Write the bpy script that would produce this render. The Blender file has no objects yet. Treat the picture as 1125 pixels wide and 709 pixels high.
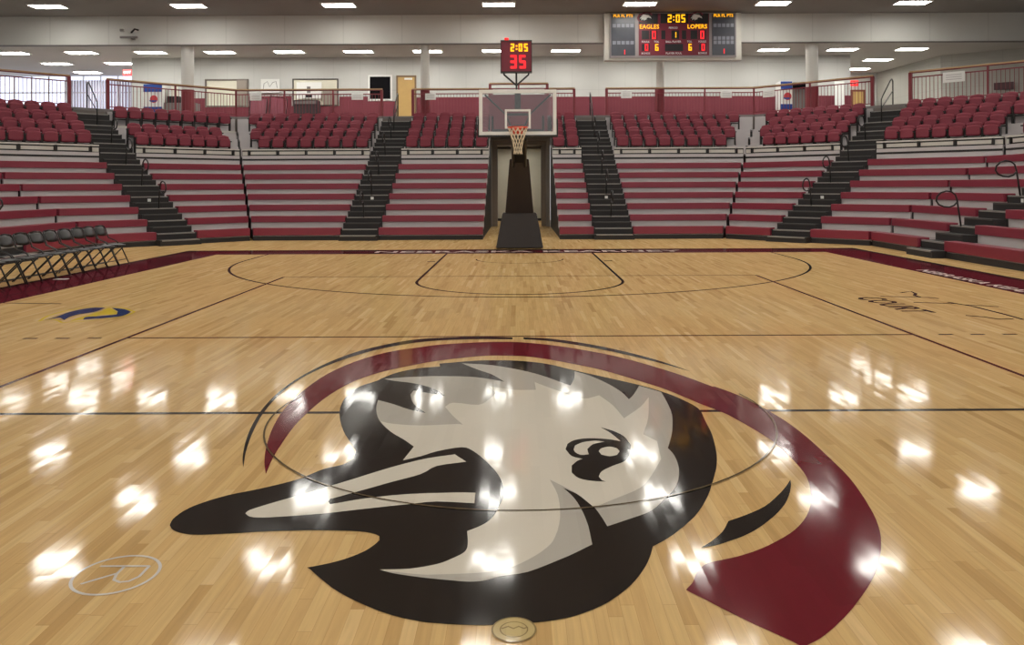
import bpy, bmesh, math, random
from mathutils import Vector, Matrix
random.seed(7)
C = bpy.context.scene.collection
SC = bpy.context.scene
LOGO = {
  'head_black': [(-1.756,3.992),(-1.763,4.017),(-1.769,4.041),(-1.773,4.068),(-1.772,4.101),(-1.768,4.136),(-1.760,4.171),(-1.749,4.204),(-1.734,4.235),(-1.712,4.268),(-1.682,4.306),(-1.645,4.345),(-1.606,4.381),(-1.566,4.409),(-1.523,4.433),(-1.481,4.459),(-1.437,4.489),(-1.393,4.522),(-1.355,4.552),(-1.325,4.578),(-1.301,4.601),(-1.280,4.624),(-1.263,4.646),(-1.250,4.669),(-1.235,4.694),(-1.217,4.723),(-1.199,4.755),(-1.176,4.784),(-1.146,4.808),(-1.113,4.829),(-1.084,4.854),(-1.066,4.886),(-1.053,4.923),(-1.040,4.961),(-1.044,5.008),(-1.048,5.056),(-1.052,5.105),(-1.074,5.156),(-1.096,5.208),(-1.122,5.270),(-1.155,5.348),(-1.193,5.438),(-1.230,5.538),(-1.268,5.654),(-1.306,5.782),(-1.338,5.905),(-1.361,6.010),(-1.378,6.107),(-1.390,6.203),(-1.399,6.300),(-1.404,6.395),(-1.402,6.489),(-1.393,6.582),(-1.377,6.672),(-1.355,6.755),(-1.321,6.826),(-1.281,6.888),(-1.249,6.943),(-1.232,6.985),(-1.224,7.019),(-1.209,7.062),(-1.182,7.125),(-1.149,7.199),(-1.106,7.268),(-1.052,7.329),(-0.989,7.385),(-0.926,7.429),(-0.867,7.455),(-0.810,7.469),(-0.752,7.483),(-0.758,7.525),(-0.764,7.567),(-0.770,7.610),(-0.728,7.624),(-0.687,7.638),(-0.640,7.655),(-0.584,7.678),(-0.522,7.703),(-0.459,7.724),(-0.401,7.736),(-0.342,7.743),(-0.274,7.744),(-0.190,7.742),(-0.098,7.734),(-0.007,7.714),(0.084,7.680),(0.173,7.634),(0.255,7.578),(0.326,7.509),(0.390,7.431),(0.450,7.359),(0.505,7.298),(0.556,7.243),(0.612,7.183),(0.676,7.116),(0.744,7.046),(0.811,6.975),(0.878,6.903),(0.945,6.831),(1.007,6.760),(1.062,6.689),(1.111,6.619),(1.156,6.549),(1.194,6.481),(1.228,6.413),(1.260,6.336),(1.295,6.245),(1.328,6.146),(1.348,6.045),(1.348,5.940),(1.337,5.833),(1.326,5.727),(1.318,5.622),(1.310,5.518),(1.299,5.410),(1.282,5.296),(1.263,5.180),(1.244,5.075),(1.226,4.985),(1.207,4.905),(1.186,4.825),(1.162,4.745),(1.135,4.666),(1.108,4.586),(1.079,4.505),(1.050,4.423),(1.019,4.343),(0.986,4.267),(0.952,4.193),(0.917,4.125),(0.883,4.065),(0.847,4.011),(0.812,3.960),(0.775,3.910),(0.739,3.863),(0.704,3.822),(0.674,3.789),(0.645,3.762),(0.617,3.735),(0.608,3.702),(0.599,3.670),(0.589,3.638),(0.579,3.609),(0.569,3.581),(0.555,3.547),(0.535,3.503),(0.511,3.455),(0.487,3.412),(0.464,3.375),(0.440,3.341),(0.415,3.309),(0.387,3.275),(0.358,3.242),(0.325,3.212),(0.288,3.183),(0.248,3.157),(0.209,3.135),(0.172,3.119),(0.136,3.107),(0.100,3.098),(0.064,3.091),(0.028,3.086),(-0.007,3.082),(-0.042,3.078),(-0.078,3.075),(-0.113,3.073),(-0.148,3.072),(-0.184,3.073),(-0.219,3.076),(-0.256,3.079),(-0.294,3.083),(-0.326,3.088),(-0.349,3.091),(-0.367,3.094),(-0.391,3.100),(-0.425,3.112),(-0.464,3.126),(-0.505,3.145),(-0.544,3.166),(-0.585,3.191),(-0.627,3.220),(-0.673,3.254),(-0.720,3.292),(-0.763,3.330),(-0.799,3.366),(-0.830,3.402),(-0.858,3.435),(-0.885,3.468),(-0.910,3.499),(-0.928,3.522),(-0.939,3.534),(-0.944,3.538),(-0.950,3.543),(-0.927,3.552),(-0.904,3.562),(-0.880,3.573),(-0.855,3.586),(-0.830,3.601),(-0.804,3.619),(-0.778,3.642),(-0.753,3.667),(-0.731,3.692),(-0.715,3.716),(-0.703,3.740),(-0.693,3.762),(-0.686,3.781),(-0.681,3.798),(-0.676,3.815),(-0.679,3.828),(-0.681,3.842),(-0.684,3.857),(-0.693,3.867),(-0.702,3.877),(-0.716,3.887),(-0.735,3.897),(-0.759,3.906),(-0.788,3.913),(-0.821,3.918),(-0.858,3.921),(-0.898,3.923),(-0.942,3.926),(-0.988,3.927),(-1.035,3.928),(-1.079,3.927),(-1.124,3.925),(-1.168,3.923),(-1.213,3.920),(-1.256,3.916),(-1.300,3.912),(-1.343,3.906),(-1.386,3.900),(-1.429,3.895),(-1.473,3.890),(-1.518,3.885),(-1.558,3.884),(-1.591,3.885),(-1.618,3.889),(-1.644,3.897),(-1.670,3.908),(-1.695,3.922),(-1.716,3.938),(-1.732,3.955),(-1.744,3.974)],
  'light_gray': [(-1.126,6.318),(-1.116,6.226),(-1.107,6.137),(-1.092,6.046),(-1.072,5.951),(-1.048,5.855),(-1.018,5.762),(-0.980,5.670),(-0.938,5.581),(-0.896,5.502),(-0.855,5.435),(-0.813,5.376),(-0.775,5.322),(-0.745,5.272),(-0.718,5.226),(-0.692,5.181),(-0.704,5.092),(-0.715,5.005),(-0.726,4.922),(-0.692,4.946),(-0.658,4.970),(-0.625,4.996),(-0.596,5.025),(-0.568,5.057),(-0.533,5.088),(-0.484,5.120),(-0.429,5.151),(-0.381,5.166),(-0.350,5.157),(-0.328,5.131),(-0.305,5.095),(-0.280,5.051),(-0.254,4.998),(-0.228,4.940),(-0.202,4.878),(-0.177,4.813),(-0.154,4.749),(-0.136,4.688),(-0.121,4.629),(-0.109,4.571),(-0.100,4.513),(-0.094,4.455),(-0.091,4.407),(-0.089,4.377),(-0.091,4.355),(-0.096,4.318),(-0.106,4.250),(-0.120,4.170),(-0.134,4.102),(-0.149,4.055),(-0.166,4.018),(-0.186,3.986),(-0.210,3.957),(-0.236,3.932),(-0.263,3.907),(-0.260,3.877),(-0.257,3.846),(-0.254,3.816),(-0.252,3.786),(-0.251,3.756),(-0.251,3.729),(-0.254,3.709),(-0.258,3.692),(-0.267,3.674),(-0.281,3.654),(-0.300,3.634),(-0.319,3.615),(-0.335,3.598),(-0.352,3.583),(-0.376,3.568),(-0.410,3.552),(-0.450,3.537),(-0.492,3.526),(-0.535,3.521),(-0.580,3.520),(-0.624,3.519),(-0.605,3.508),(-0.585,3.498),(-0.559,3.486),(-0.522,3.474),(-0.479,3.461),(-0.434,3.449),(-0.381,3.437),(-0.326,3.426),(-0.283,3.418),(-0.262,3.414),(-0.254,3.412),(-0.242,3.411),(-0.221,3.409),(-0.197,3.409),(-0.172,3.413),(-0.147,3.423),(-0.121,3.438),(-0.090,3.453),(-0.054,3.464),(-0.012,3.476),(0.029,3.493),(0.071,3.522),(0.114,3.556),(0.154,3.589),(0.187,3.617),(0.217,3.642),(0.246,3.669),(0.276,3.698),(0.306,3.728),(0.336,3.758),(0.336,3.826),(0.336,3.897),(0.335,3.964),(0.331,4.023),(0.327,4.077),(0.321,4.132),(0.313,4.192),(0.303,4.254),(0.290,4.313),(0.275,4.366),(0.257,4.414),(0.239,4.463),(0.268,4.427),(0.297,4.391),(0.323,4.351),(0.346,4.304),(0.367,4.252),(0.384,4.202),(0.396,4.153),(0.405,4.106),(0.413,4.062),(0.419,4.025),(0.424,3.991),(0.429,3.957),(0.469,3.985),(0.510,4.014),(0.551,4.044),(0.594,4.074),(0.638,4.107),(0.679,4.145),(0.715,4.194),(0.748,4.250),(0.780,4.308),(0.813,4.363),(0.845,4.420),(0.874,4.484),(0.900,4.562),(0.922,4.649),(0.940,4.735),(0.952,4.819),(0.959,4.901),(0.962,4.975),(0.960,5.034),(0.954,5.082),(0.948,5.132),(0.979,5.241),(1.011,5.355),(1.041,5.475),(1.068,5.602),(1.094,5.735),(1.116,5.867),(1.130,5.996),(1.138,6.123),(1.144,6.241),(1.148,6.342),(1.150,6.431),(1.151,6.523),(1.103,6.591),(1.053,6.661),(1.003,6.732),(0.972,6.630),(0.942,6.531),(0.916,6.450),(0.895,6.393),(0.877,6.351),(0.859,6.309),(0.850,6.383),(0.841,6.458),(0.827,6.537),(0.805,6.625),(0.777,6.718),(0.745,6.811),(0.709,6.904),(0.669,6.995),(0.628,7.079),(0.585,7.149),(0.540,7.209),(0.495,7.270),(0.490,7.183),(0.485,7.097),(0.477,7.011),(0.461,6.924),(0.442,6.836),(0.424,6.751),(0.402,6.785),(0.379,6.818),(0.348,6.866),(0.303,6.940),(0.249,7.031),(0.190,7.118),(0.129,7.194),(0.065,7.265),(-0.007,7.334),(-0.087,7.405),(-0.175,7.473),(-0.266,7.530),(-0.361,7.568),(-0.459,7.593),(-0.558,7.618),(-0.498,7.520),(-0.440,7.426),(-0.386,7.342),(-0.339,7.277),(-0.295,7.222),(-0.253,7.157),(-0.213,7.074),(-0.175,6.983),(-0.137,6.894),(-0.171,6.920),(-0.204,6.946),(-0.247,6.974),(-0.303,7.010),(-0.369,7.048),(-0.446,7.078),(-0.547,7.094),(-0.658,7.100),(-0.741,7.104),(-0.768,7.108),(-0.767,7.109),(-0.788,7.105),(-0.856,7.096),(-0.946,7.084),(-1.027,7.069),(-1.088,7.051),(-1.141,7.031),(-1.193,7.011),(-1.168,6.989),(-1.143,6.966),(-1.105,6.941),(-1.044,6.913),(-0.971,6.882),(-0.900,6.840),(-0.834,6.785),(-0.770,6.721),(-0.715,6.652),(-0.673,6.581),(-0.640,6.506),(-0.607,6.433),(-0.653,6.462),(-0.700,6.491),(-0.746,6.521),(-0.791,6.550),(-0.836,6.580),(-0.882,6.610),(-0.886,6.566),(-0.889,6.523),(-0.893,6.480),(-0.873,6.381),(-0.853,6.285),(-0.826,6.194),(-0.790,6.109),(-0.747,6.030),(-0.706,5.952),(-0.749,5.979),(-0.792,6.007),(-0.838,6.042),(-0.886,6.089),(-0.937,6.144),(-0.987,6.196),(-1.034,6.239),(-1.080,6.278)],
  'cream': [(-1.011,5.748),(-0.979,5.724),(-0.948,5.701),(-0.905,5.680),(-0.847,5.662),(-0.778,5.646),(-0.704,5.638),(-0.621,5.644),(-0.532,5.658),(-0.464,5.667),(-0.431,5.666),(-0.419,5.659),(-0.406,5.653),(-0.434,5.718),(-0.463,5.785),(-0.491,5.857),(-0.519,5.937),(-0.547,6.023),(-0.576,6.113),(-0.563,6.157),(-0.551,6.203),(-0.522,6.228),(-0.462,6.211),(-0.387,6.174),(-0.325,6.162),(-0.290,6.199),(-0.267,6.262),(-0.247,6.328),(-0.228,6.387),(-0.213,6.449),(-0.198,6.511),(-0.219,6.584),(-0.240,6.659),(-0.262,6.736),(-0.190,6.690),(-0.120,6.645),(-0.052,6.614),(0.010,6.604),(0.070,6.608),(0.130,6.611),(0.128,6.695),(0.126,6.781),(0.124,6.870),(0.196,6.755),(0.267,6.644),(0.332,6.546),(0.390,6.455),(0.445,6.376),(0.495,6.332),(0.543,6.341),(0.589,6.385),(0.636,6.429),(0.663,6.329),(0.689,6.233),(0.712,6.130),(0.728,6.018),(0.740,5.901),(0.752,5.789),(0.807,5.888),(0.865,5.989),(0.917,6.089),(0.957,6.182),(0.990,6.272),(1.024,6.364),(0.991,6.160),(0.960,5.969),(0.929,5.800),(0.897,5.659),(0.864,5.536),(0.833,5.417),(0.857,5.367),(0.879,5.318),(0.902,5.270),(0.890,5.151),(0.878,5.036),(0.868,4.926),(0.831,4.827),(0.796,4.732),(0.762,4.647),(0.732,4.576),(0.703,4.514),(0.669,4.458),(0.626,4.409),(0.578,4.365),(0.529,4.322),(0.483,4.279),(0.436,4.236),(0.391,4.194),(0.389,4.193),(0.387,4.192),(0.377,4.209),(0.358,4.258),(0.330,4.328),(0.296,4.398),(0.257,4.461),(0.213,4.524),(0.167,4.589),(0.181,4.511),(0.194,4.435),(0.203,4.353),(0.206,4.257),(0.205,4.156),(0.200,4.064),(0.191,3.981),(0.179,3.905),(0.165,3.842),(0.153,3.796),(0.140,3.762),(0.121,3.726),(0.095,3.684),(0.063,3.642),(0.030,3.604),(-0.001,3.571),(-0.033,3.542),(-0.068,3.519),(-0.104,3.504),(-0.142,3.493),(-0.187,3.485),(-0.247,3.479),(-0.312,3.475),(-0.366,3.472),(-0.396,3.471),(-0.413,3.470),(-0.437,3.473),(-0.476,3.480),(-0.522,3.490),(-0.561,3.499),(-0.586,3.506),(-0.605,3.513),(-0.624,3.519),(-0.580,3.520),(-0.535,3.521),(-0.492,3.526),(-0.450,3.537),(-0.410,3.552),(-0.376,3.568),(-0.352,3.583),(-0.335,3.598),(-0.319,3.615),(-0.300,3.634),(-0.281,3.654),(-0.267,3.674),(-0.258,3.692),(-0.254,3.709),(-0.251,3.729),(-0.251,3.756),(-0.252,3.786),(-0.254,3.816),(-0.257,3.846),(-0.260,3.877),(-0.263,3.907),(-0.236,3.932),(-0.210,3.957),(-0.186,3.986),(-0.166,4.018),(-0.149,4.055),(-0.134,4.102),(-0.120,4.170),(-0.106,4.250),(-0.096,4.318),(-0.091,4.355),(-0.089,4.377),(-0.091,4.407),(-0.094,4.455),(-0.100,4.513),(-0.109,4.571),(-0.121,4.629),(-0.136,4.688),(-0.154,4.749),(-0.177,4.813),(-0.202,4.878),(-0.228,4.940),(-0.254,4.998),(-0.280,5.051),(-0.305,5.095),(-0.328,5.131),(-0.350,5.157),(-0.381,5.166),(-0.429,5.151),(-0.484,5.120),(-0.533,5.088),(-0.568,5.057),(-0.596,5.025),(-0.625,4.996),(-0.658,4.970),(-0.692,4.946),(-0.726,4.922),(-0.715,5.005),(-0.704,5.092),(-0.692,5.181),(-0.718,5.226),(-0.745,5.272),(-0.775,5.322),(-0.813,5.377),(-0.855,5.436),(-0.896,5.502),(-0.935,5.578),(-0.972,5.662)],
  'beak': [(-1.427,4.133),(-1.426,4.147),(-1.425,4.161),(-1.417,4.178),(-1.398,4.201),(-1.372,4.227),(-1.341,4.257),(-1.302,4.294),(-1.256,4.336),(-1.212,4.376),(-1.173,4.413),(-1.135,4.449),(-1.096,4.487),(-1.054,4.527),(-1.010,4.571),(-0.961,4.620),(-0.901,4.681),(-0.834,4.749),(-0.768,4.812),(-0.706,4.866),(-0.645,4.914),(-0.586,4.955),(-0.528,4.985),(-0.471,5.007),(-0.414,5.029),(-0.387,4.983),(-0.359,4.937),(-0.332,4.893),(-0.394,4.872),(-0.455,4.851),(-0.506,4.823),(-0.537,4.781),(-0.558,4.732),(-0.587,4.686),(-0.630,4.646),(-0.680,4.608),(-0.730,4.570),(-0.776,4.532),(-0.821,4.493),(-0.865,4.456),(-0.912,4.416),(-0.959,4.377),(-0.994,4.347),(-1.014,4.332),(-1.023,4.326),(-1.033,4.321),(-1.033,4.308),(-1.033,4.296),(-1.033,4.283),(-1.027,4.271),(-1.021,4.258),(-1.015,4.246),(-0.959,4.273),(-0.902,4.301),(-0.840,4.326),(-0.773,4.348),(-0.702,4.367),(-0.625,4.381),(-0.535,4.392),(-0.440,4.398),(-0.362,4.402),(-0.313,4.402),(-0.281,4.399),(-0.249,4.397),(-0.249,4.348),(-0.248,4.299),(-0.247,4.252),(-0.316,4.263),(-0.385,4.273),(-0.449,4.277),(-0.503,4.270),(-0.551,4.257),(-0.605,4.241),(-0.671,4.225),(-0.743,4.205),(-0.813,4.186),(-0.882,4.166),(-0.951,4.146),(-1.016,4.128),(-1.078,4.115),(-1.138,4.105),(-1.191,4.096),(-1.238,4.089),(-1.278,4.083),(-1.314,4.080),(-1.343,4.081),(-1.367,4.084),(-1.388,4.091),(-1.403,4.103),(-1.415,4.118)],
  'eye_black': [(0.560,5.575),(0.586,5.549),(0.613,5.523),(0.637,5.493),(0.660,5.457),(0.680,5.418),(0.697,5.371),(0.707,5.314),(0.712,5.251),(0.718,5.189),(0.706,5.124),(0.696,5.061),(0.683,5.004),(0.668,4.957),(0.652,4.915),(0.632,4.880),(0.609,4.854),(0.583,4.833),(0.557,4.809),(0.530,4.780),(0.503,4.749),(0.481,4.718),(0.468,4.688),(0.460,4.658),(0.453,4.629),(0.457,4.609),(0.461,4.589),(0.466,4.573),(0.472,4.563),(0.480,4.557),(0.487,4.551),(0.458,4.555),(0.429,4.558),(0.402,4.565),(0.377,4.576),(0.354,4.590),(0.335,4.609),(0.321,4.635),(0.311,4.666),(0.301,4.698),(0.303,4.735),(0.306,4.774),(0.308,4.813),(0.321,4.841),(0.334,4.870),(0.347,4.894),(0.360,4.910),(0.372,4.921),(0.384,4.933),(0.361,4.947),(0.339,4.961),(0.319,4.984),(0.307,5.021),(0.298,5.067),(0.289,5.114),(0.295,5.149),(0.302,5.186),(0.308,5.222),(0.323,5.248),(0.338,5.273),(0.358,5.295),(0.385,5.313),(0.417,5.327),(0.453,5.334),(0.494,5.333),(0.539,5.325),(0.579,5.315),(0.610,5.301),(0.636,5.285),(0.661,5.268),(0.657,5.287),(0.652,5.306),(0.646,5.331),(0.637,5.366),(0.626,5.408),(0.613,5.450),(0.597,5.491),(0.579,5.533)],
  'eye_white': [(0.340,5.102),(0.344,5.129),(0.349,5.156),(0.354,5.183),(0.371,5.206),(0.389,5.229),(0.409,5.249),(0.436,5.264),(0.466,5.276),(0.494,5.282),(0.516,5.278),(0.536,5.268),(0.555,5.258),(0.527,5.244),(0.499,5.229),(0.474,5.209),(0.456,5.180),(0.442,5.146),(0.428,5.112),(0.428,5.078),(0.428,5.045),(0.429,5.013),(0.412,5.008),(0.396,5.002),(0.381,5.003),(0.369,5.013),(0.358,5.028),(0.350,5.045),(0.345,5.063),(0.342,5.082)],
  'eye_glint': [(0.496,5.069),(0.503,5.089),(0.509,5.109),(0.520,5.127),(0.537,5.142),(0.557,5.154),(0.576,5.158),(0.592,5.152),(0.606,5.139),(0.620,5.125),(0.623,5.106),(0.626,5.086),(0.629,5.067),(0.621,5.045),(0.613,5.022),(0.605,5.000),(0.588,4.990),(0.572,4.980),(0.556,4.975),(0.540,4.982),(0.523,4.994),(0.507,5.007),(0.504,5.027),(0.500,5.048)],
  'tail_black': [(0.840,3.722),(0.862,3.744),(0.884,3.766),(0.907,3.791),(0.933,3.823),(0.960,3.858),(0.985,3.895),(1.006,3.933),(1.025,3.973),(1.044,4.014),(1.078,4.037),(1.113,4.060),(1.151,4.087),(1.193,4.119),(1.238,4.155),(1.282,4.196),(1.324,4.244),(1.366,4.298),(1.403,4.349),(1.435,4.393),(1.462,4.434),(1.487,4.473),(1.509,4.509),(1.528,4.542),(1.547,4.576),(1.536,4.540),(1.526,4.504),(1.509,4.459),(1.485,4.399),(1.455,4.333),(1.424,4.271),(1.394,4.218),(1.362,4.169),(1.329,4.121),(1.292,4.072),(1.254,4.026),(1.216,3.982),(1.180,3.942),(1.144,3.905),(1.107,3.872),(1.069,3.841),(1.029,3.814),(0.993,3.791),(0.962,3.771),(0.934,3.756),(0.908,3.743),(0.884,3.735),(0.862,3.728)],
  'ring_maroon': [(-1.500,4.697),(-1.524,4.763),(-1.549,4.831),(-1.575,4.908),(-1.603,5.001),(-1.632,5.106),(-1.661,5.221),(-1.690,5.350),(-1.719,5.491),(-1.745,5.640),(-1.768,5.797),(-1.788,5.962),(-1.801,6.132),(-1.807,6.308),(-1.805,6.489),(-1.798,6.671),(-1.787,6.851),(-1.769,7.030),(-1.743,7.206),(-1.705,7.379),(-1.657,7.547),(-1.598,7.710),(-1.527,7.869),(-1.443,8.020),(-1.352,8.151),(-1.249,8.253),(-1.139,8.331),(-1.045,8.395),(-0.985,8.443),(-0.943,8.476),(-0.886,8.507),(-0.801,8.543),(-0.701,8.576),(-0.600,8.605),(-0.502,8.629),(-0.404,8.648),(-0.305,8.659),(-0.208,8.663),(-0.110,8.659),(-0.007,8.637),(0.110,8.593),(0.231,8.532),(0.344,8.465),(0.439,8.401),(0.525,8.331),(0.619,8.246),(0.727,8.145),(0.839,8.031),(0.947,7.907),(1.048,7.769),(1.143,7.623),(1.231,7.478),(1.312,7.337),(1.387,7.197),(1.454,7.064),(1.517,6.925),(1.572,6.793),(1.611,6.703),(1.623,6.687),(1.621,6.709),(1.631,6.699),(1.665,6.630),(1.710,6.532),(1.750,6.426),(1.782,6.318),(1.809,6.204),(1.834,6.089),(1.857,5.974),(1.878,5.859),(1.894,5.738),(1.906,5.609),(1.914,5.477),(1.918,5.342),(1.918,5.201),(1.915,5.058),(1.911,4.927),(1.908,4.813),(1.904,4.707),(1.896,4.603),(1.883,4.496),(1.867,4.392),(1.850,4.292),(1.831,4.196),(1.812,4.104),(1.791,4.021),(1.770,3.950),(1.749,3.887),(1.725,3.823),(1.696,3.757),(1.665,3.690),(1.632,3.626),(1.598,3.565),(1.563,3.505),(1.526,3.448),(1.487,3.392),(1.447,3.338),(1.407,3.287),(1.369,3.240),(1.333,3.196),(1.297,3.154),(1.261,3.115),(1.225,3.078),(1.193,3.045),(1.165,3.018),(1.140,2.995),(1.114,2.973),(1.087,2.953),(1.058,2.935),(1.030,2.917),(1.017,2.934),(1.005,2.951),(0.986,2.974),(0.956,3.007),(0.919,3.047),(0.882,3.088),(0.845,3.134),(0.807,3.181),(0.779,3.217),(0.772,3.227),(0.776,3.223),(0.772,3.229),(0.750,3.257),(0.720,3.294),(0.688,3.333),(0.702,3.354),(0.717,3.375),(0.731,3.398),(0.743,3.424),(0.754,3.454),(0.767,3.482),(0.784,3.509),(0.802,3.536),(0.821,3.557),(0.835,3.569),(0.848,3.576),(0.869,3.585),(0.903,3.598),(0.944,3.614),(0.986,3.632),(1.027,3.654),(1.070,3.678),(1.114,3.708),(1.163,3.744),(1.213,3.786),(1.261,3.828),(1.304,3.869),(1.342,3.910),(1.380,3.957),(1.419,4.011),(1.457,4.070),(1.492,4.134),(1.524,4.201),(1.553,4.272),(1.581,4.349),(1.608,4.431),(1.633,4.518),(1.652,4.606),(1.664,4.690),(1.671,4.775),(1.674,4.862),(1.677,4.955),(1.678,5.052),(1.674,5.149),(1.665,5.242),(1.652,5.334),(1.635,5.429),(1.613,5.535),(1.588,5.645),(1.563,5.743),(1.545,5.814),(1.529,5.869),(1.506,5.932),(1.472,6.009),(1.430,6.095),(1.382,6.197),(1.328,6.327),(1.267,6.477),(1.203,6.619),(1.138,6.737),(1.071,6.843),(1.000,6.952),(0.922,7.074),(0.838,7.201),(0.750,7.320),(0.660,7.423),(0.565,7.517),(0.466,7.609),(0.356,7.709),(0.240,7.808),(0.129,7.885),(0.033,7.928),(-0.055,7.946),(-0.144,7.955),(-0.230,7.962),(-0.317,7.959),(-0.417,7.935),(-0.545,7.880),(-0.684,7.805),(-0.806,7.731),(-0.896,7.663),(-0.969,7.595),(-1.041,7.523),(-1.116,7.449),(-1.189,7.371),(-1.259,7.282),(-1.325,7.182),(-1.387,7.072),(-1.441,6.947),(-1.485,6.802),(-1.520,6.645),(-1.548,6.491),(-1.568,6.343),(-1.581,6.197),(-1.590,6.054),(-1.597,5.914),(-1.600,5.777),(-1.598,5.638),(-1.591,5.492),(-1.581,5.346),(-1.570,5.220),(-1.562,5.123),(-1.553,5.040),(-1.543,4.957),(-1.529,4.869),(-1.514,4.782)],
  'arc_black_left': [(-1.673,4.814),(-1.696,4.874),(-1.719,4.936),(-1.744,5.010),(-1.773,5.107),(-1.805,5.219),(-1.835,5.337),(-1.863,5.455),(-1.889,5.579),(-1.913,5.708),(-1.935,5.844),(-1.955,5.986),(-1.971,6.135),(-1.983,6.293),(-1.991,6.459),(-1.992,6.630),(-1.987,6.802),(-1.974,6.978),(-1.953,7.158),(-1.924,7.342),(-1.885,7.530),(-1.839,7.715),(-1.784,7.893),(-1.721,8.065),(-1.648,8.226),(-1.562,8.373),(-1.466,8.506),(-1.370,8.622),(-1.283,8.716),(-1.198,8.790),(-1.101,8.848),(-0.979,8.890),(-0.845,8.916),(-0.727,8.936),(-0.648,8.958),(-0.586,8.976),(-0.502,8.980),(-0.376,8.964),(-0.229,8.934),(-0.083,8.905),(-0.083,8.873),(-0.083,8.841),(-0.082,8.809),(-0.219,8.815),(-0.355,8.821),(-0.493,8.819),(-0.636,8.806),(-0.780,8.784),(-0.911,8.750),(-1.021,8.705),(-1.118,8.649),(-1.215,8.574),(-1.317,8.476),(-1.417,8.362),(-1.508,8.236),(-1.589,8.102),(-1.662,7.958),(-1.727,7.810),(-1.785,7.661),(-1.836,7.508),(-1.878,7.348),(-1.914,7.181),(-1.941,7.009),(-1.958,6.831),(-1.964,6.642),(-1.960,6.452),(-1.951,6.275),(-1.939,6.117),(-1.923,5.970),(-1.904,5.829),(-1.882,5.694),(-1.858,5.565),(-1.834,5.443),(-1.810,5.328),(-1.785,5.220),(-1.759,5.114),(-1.731,5.011),(-1.701,4.910)],
  'arc_black_right': [(0.040,8.918),(0.143,8.892),(0.245,8.866),(0.358,8.815),(0.487,8.730),(0.624,8.622),(0.755,8.500),(0.880,8.365),(0.999,8.218),(1.107,8.073),(1.202,7.931),(1.288,7.790),(1.365,7.651),(1.430,7.514),(1.488,7.380),(1.543,7.251),(1.482,7.353),(1.420,7.458),(1.350,7.568),(1.271,7.688),(1.184,7.813),(1.088,7.942),(0.981,8.075),(0.864,8.212),(0.741,8.342),(0.612,8.465),(0.479,8.580),(0.352,8.675),(0.242,8.735),(0.141,8.770),(0.039,8.806),(0.039,8.843),(0.039,8.881)],
  'emb_yellow': [(-6.107,10.131),(-6.158,10.273),(-6.209,10.419),(-6.246,10.569),(-6.259,10.732),(-6.256,10.901),(-6.240,11.052),(-6.210,11.179),(-6.167,11.285),(-6.112,11.357),(-6.045,11.382),(-5.967,11.371),(-5.884,11.350),(-5.798,11.332),(-5.707,11.302),(-5.607,11.244),(-5.494,11.141),(-5.374,11.012),(-5.256,10.886),(-5.236,10.791),(-5.216,10.697),(-5.207,10.610),(-5.208,10.534),(-5.220,10.463),(-5.250,10.391),(-5.310,10.307),(-5.388,10.222),(-5.465,10.153),(-5.542,10.111),(-5.620,10.084),(-5.683,10.065),(-5.719,10.048),(-5.740,10.038),(-5.764,10.044),(-5.796,10.073),(-5.831,10.118),(-5.873,10.164),(-5.927,10.216),(-5.989,10.268),(-6.040,10.289),(-6.070,10.257),(-6.089,10.193)],
  'emb_head': [(-5.737,10.555),(-5.741,10.633),(-5.748,10.718),(-5.751,10.792),(-5.746,10.840),(-5.738,10.875),(-5.737,10.927),(-5.756,11.021),(-5.784,11.133),(-5.797,11.211),(-5.787,11.233),(-5.762,11.219),(-5.722,11.180),(-5.663,11.109),(-5.590,11.014),(-5.518,10.921),(-5.472,10.835),(-5.427,10.750),(-5.383,10.667),(-5.452,10.655),(-5.521,10.643),(-5.571,10.611),(-5.586,10.549),(-5.581,10.469),(-5.589,10.383),(-5.622,10.295),(-5.666,10.203),(-5.710,10.113),(-5.725,10.204),(-5.741,10.296),(-5.751,10.379),(-5.749,10.443),(-5.742,10.496)],
  'emb_blue': [(-6.077,10.169),(-6.080,10.292),(-6.083,10.418),(-6.089,10.539),(-6.106,10.650),(-6.127,10.755),(-6.134,10.865),(-6.120,10.998),(-6.090,11.137),(-6.048,11.237),(-5.989,11.269),(-5.918,11.260),(-5.847,11.251),(-5.826,11.136),(-5.805,11.024),(-5.795,10.929),(-5.803,10.855),(-5.822,10.797),(-5.842,10.750),(-5.866,10.719),(-5.891,10.699),(-5.908,10.664),(-5.913,10.603),(-5.910,10.528),(-5.900,10.450),(-5.880,10.369),(-5.854,10.285),(-5.828,10.203),(-5.886,10.274),(-5.945,10.347),(-5.992,10.394),(-6.019,10.401),(-6.034,10.381),(-6.046,10.346),(-6.058,10.296),(-6.068,10.232)],
  'emb_blue_b': [(-5.740,11.228),(-5.662,11.192),(-5.585,11.156),(-5.509,11.107),(-5.437,11.036),(-5.367,10.952),(-5.298,10.869),(-5.280,10.793),(-5.262,10.718),(-5.253,10.646),(-5.245,10.579),(-5.245,10.514),(-5.280,10.450),(-5.370,10.384),(-5.492,10.318),(-5.613,10.253),(-5.642,10.320),(-5.671,10.388),(-5.676,10.444),(-5.642,10.478),(-5.584,10.500),(-5.526,10.524),(-5.475,10.558),(-5.424,10.595),(-5.372,10.632),(-5.411,10.720),(-5.451,10.810),(-5.491,10.902),(-5.572,11.009),(-5.655,11.117)],
}

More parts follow.
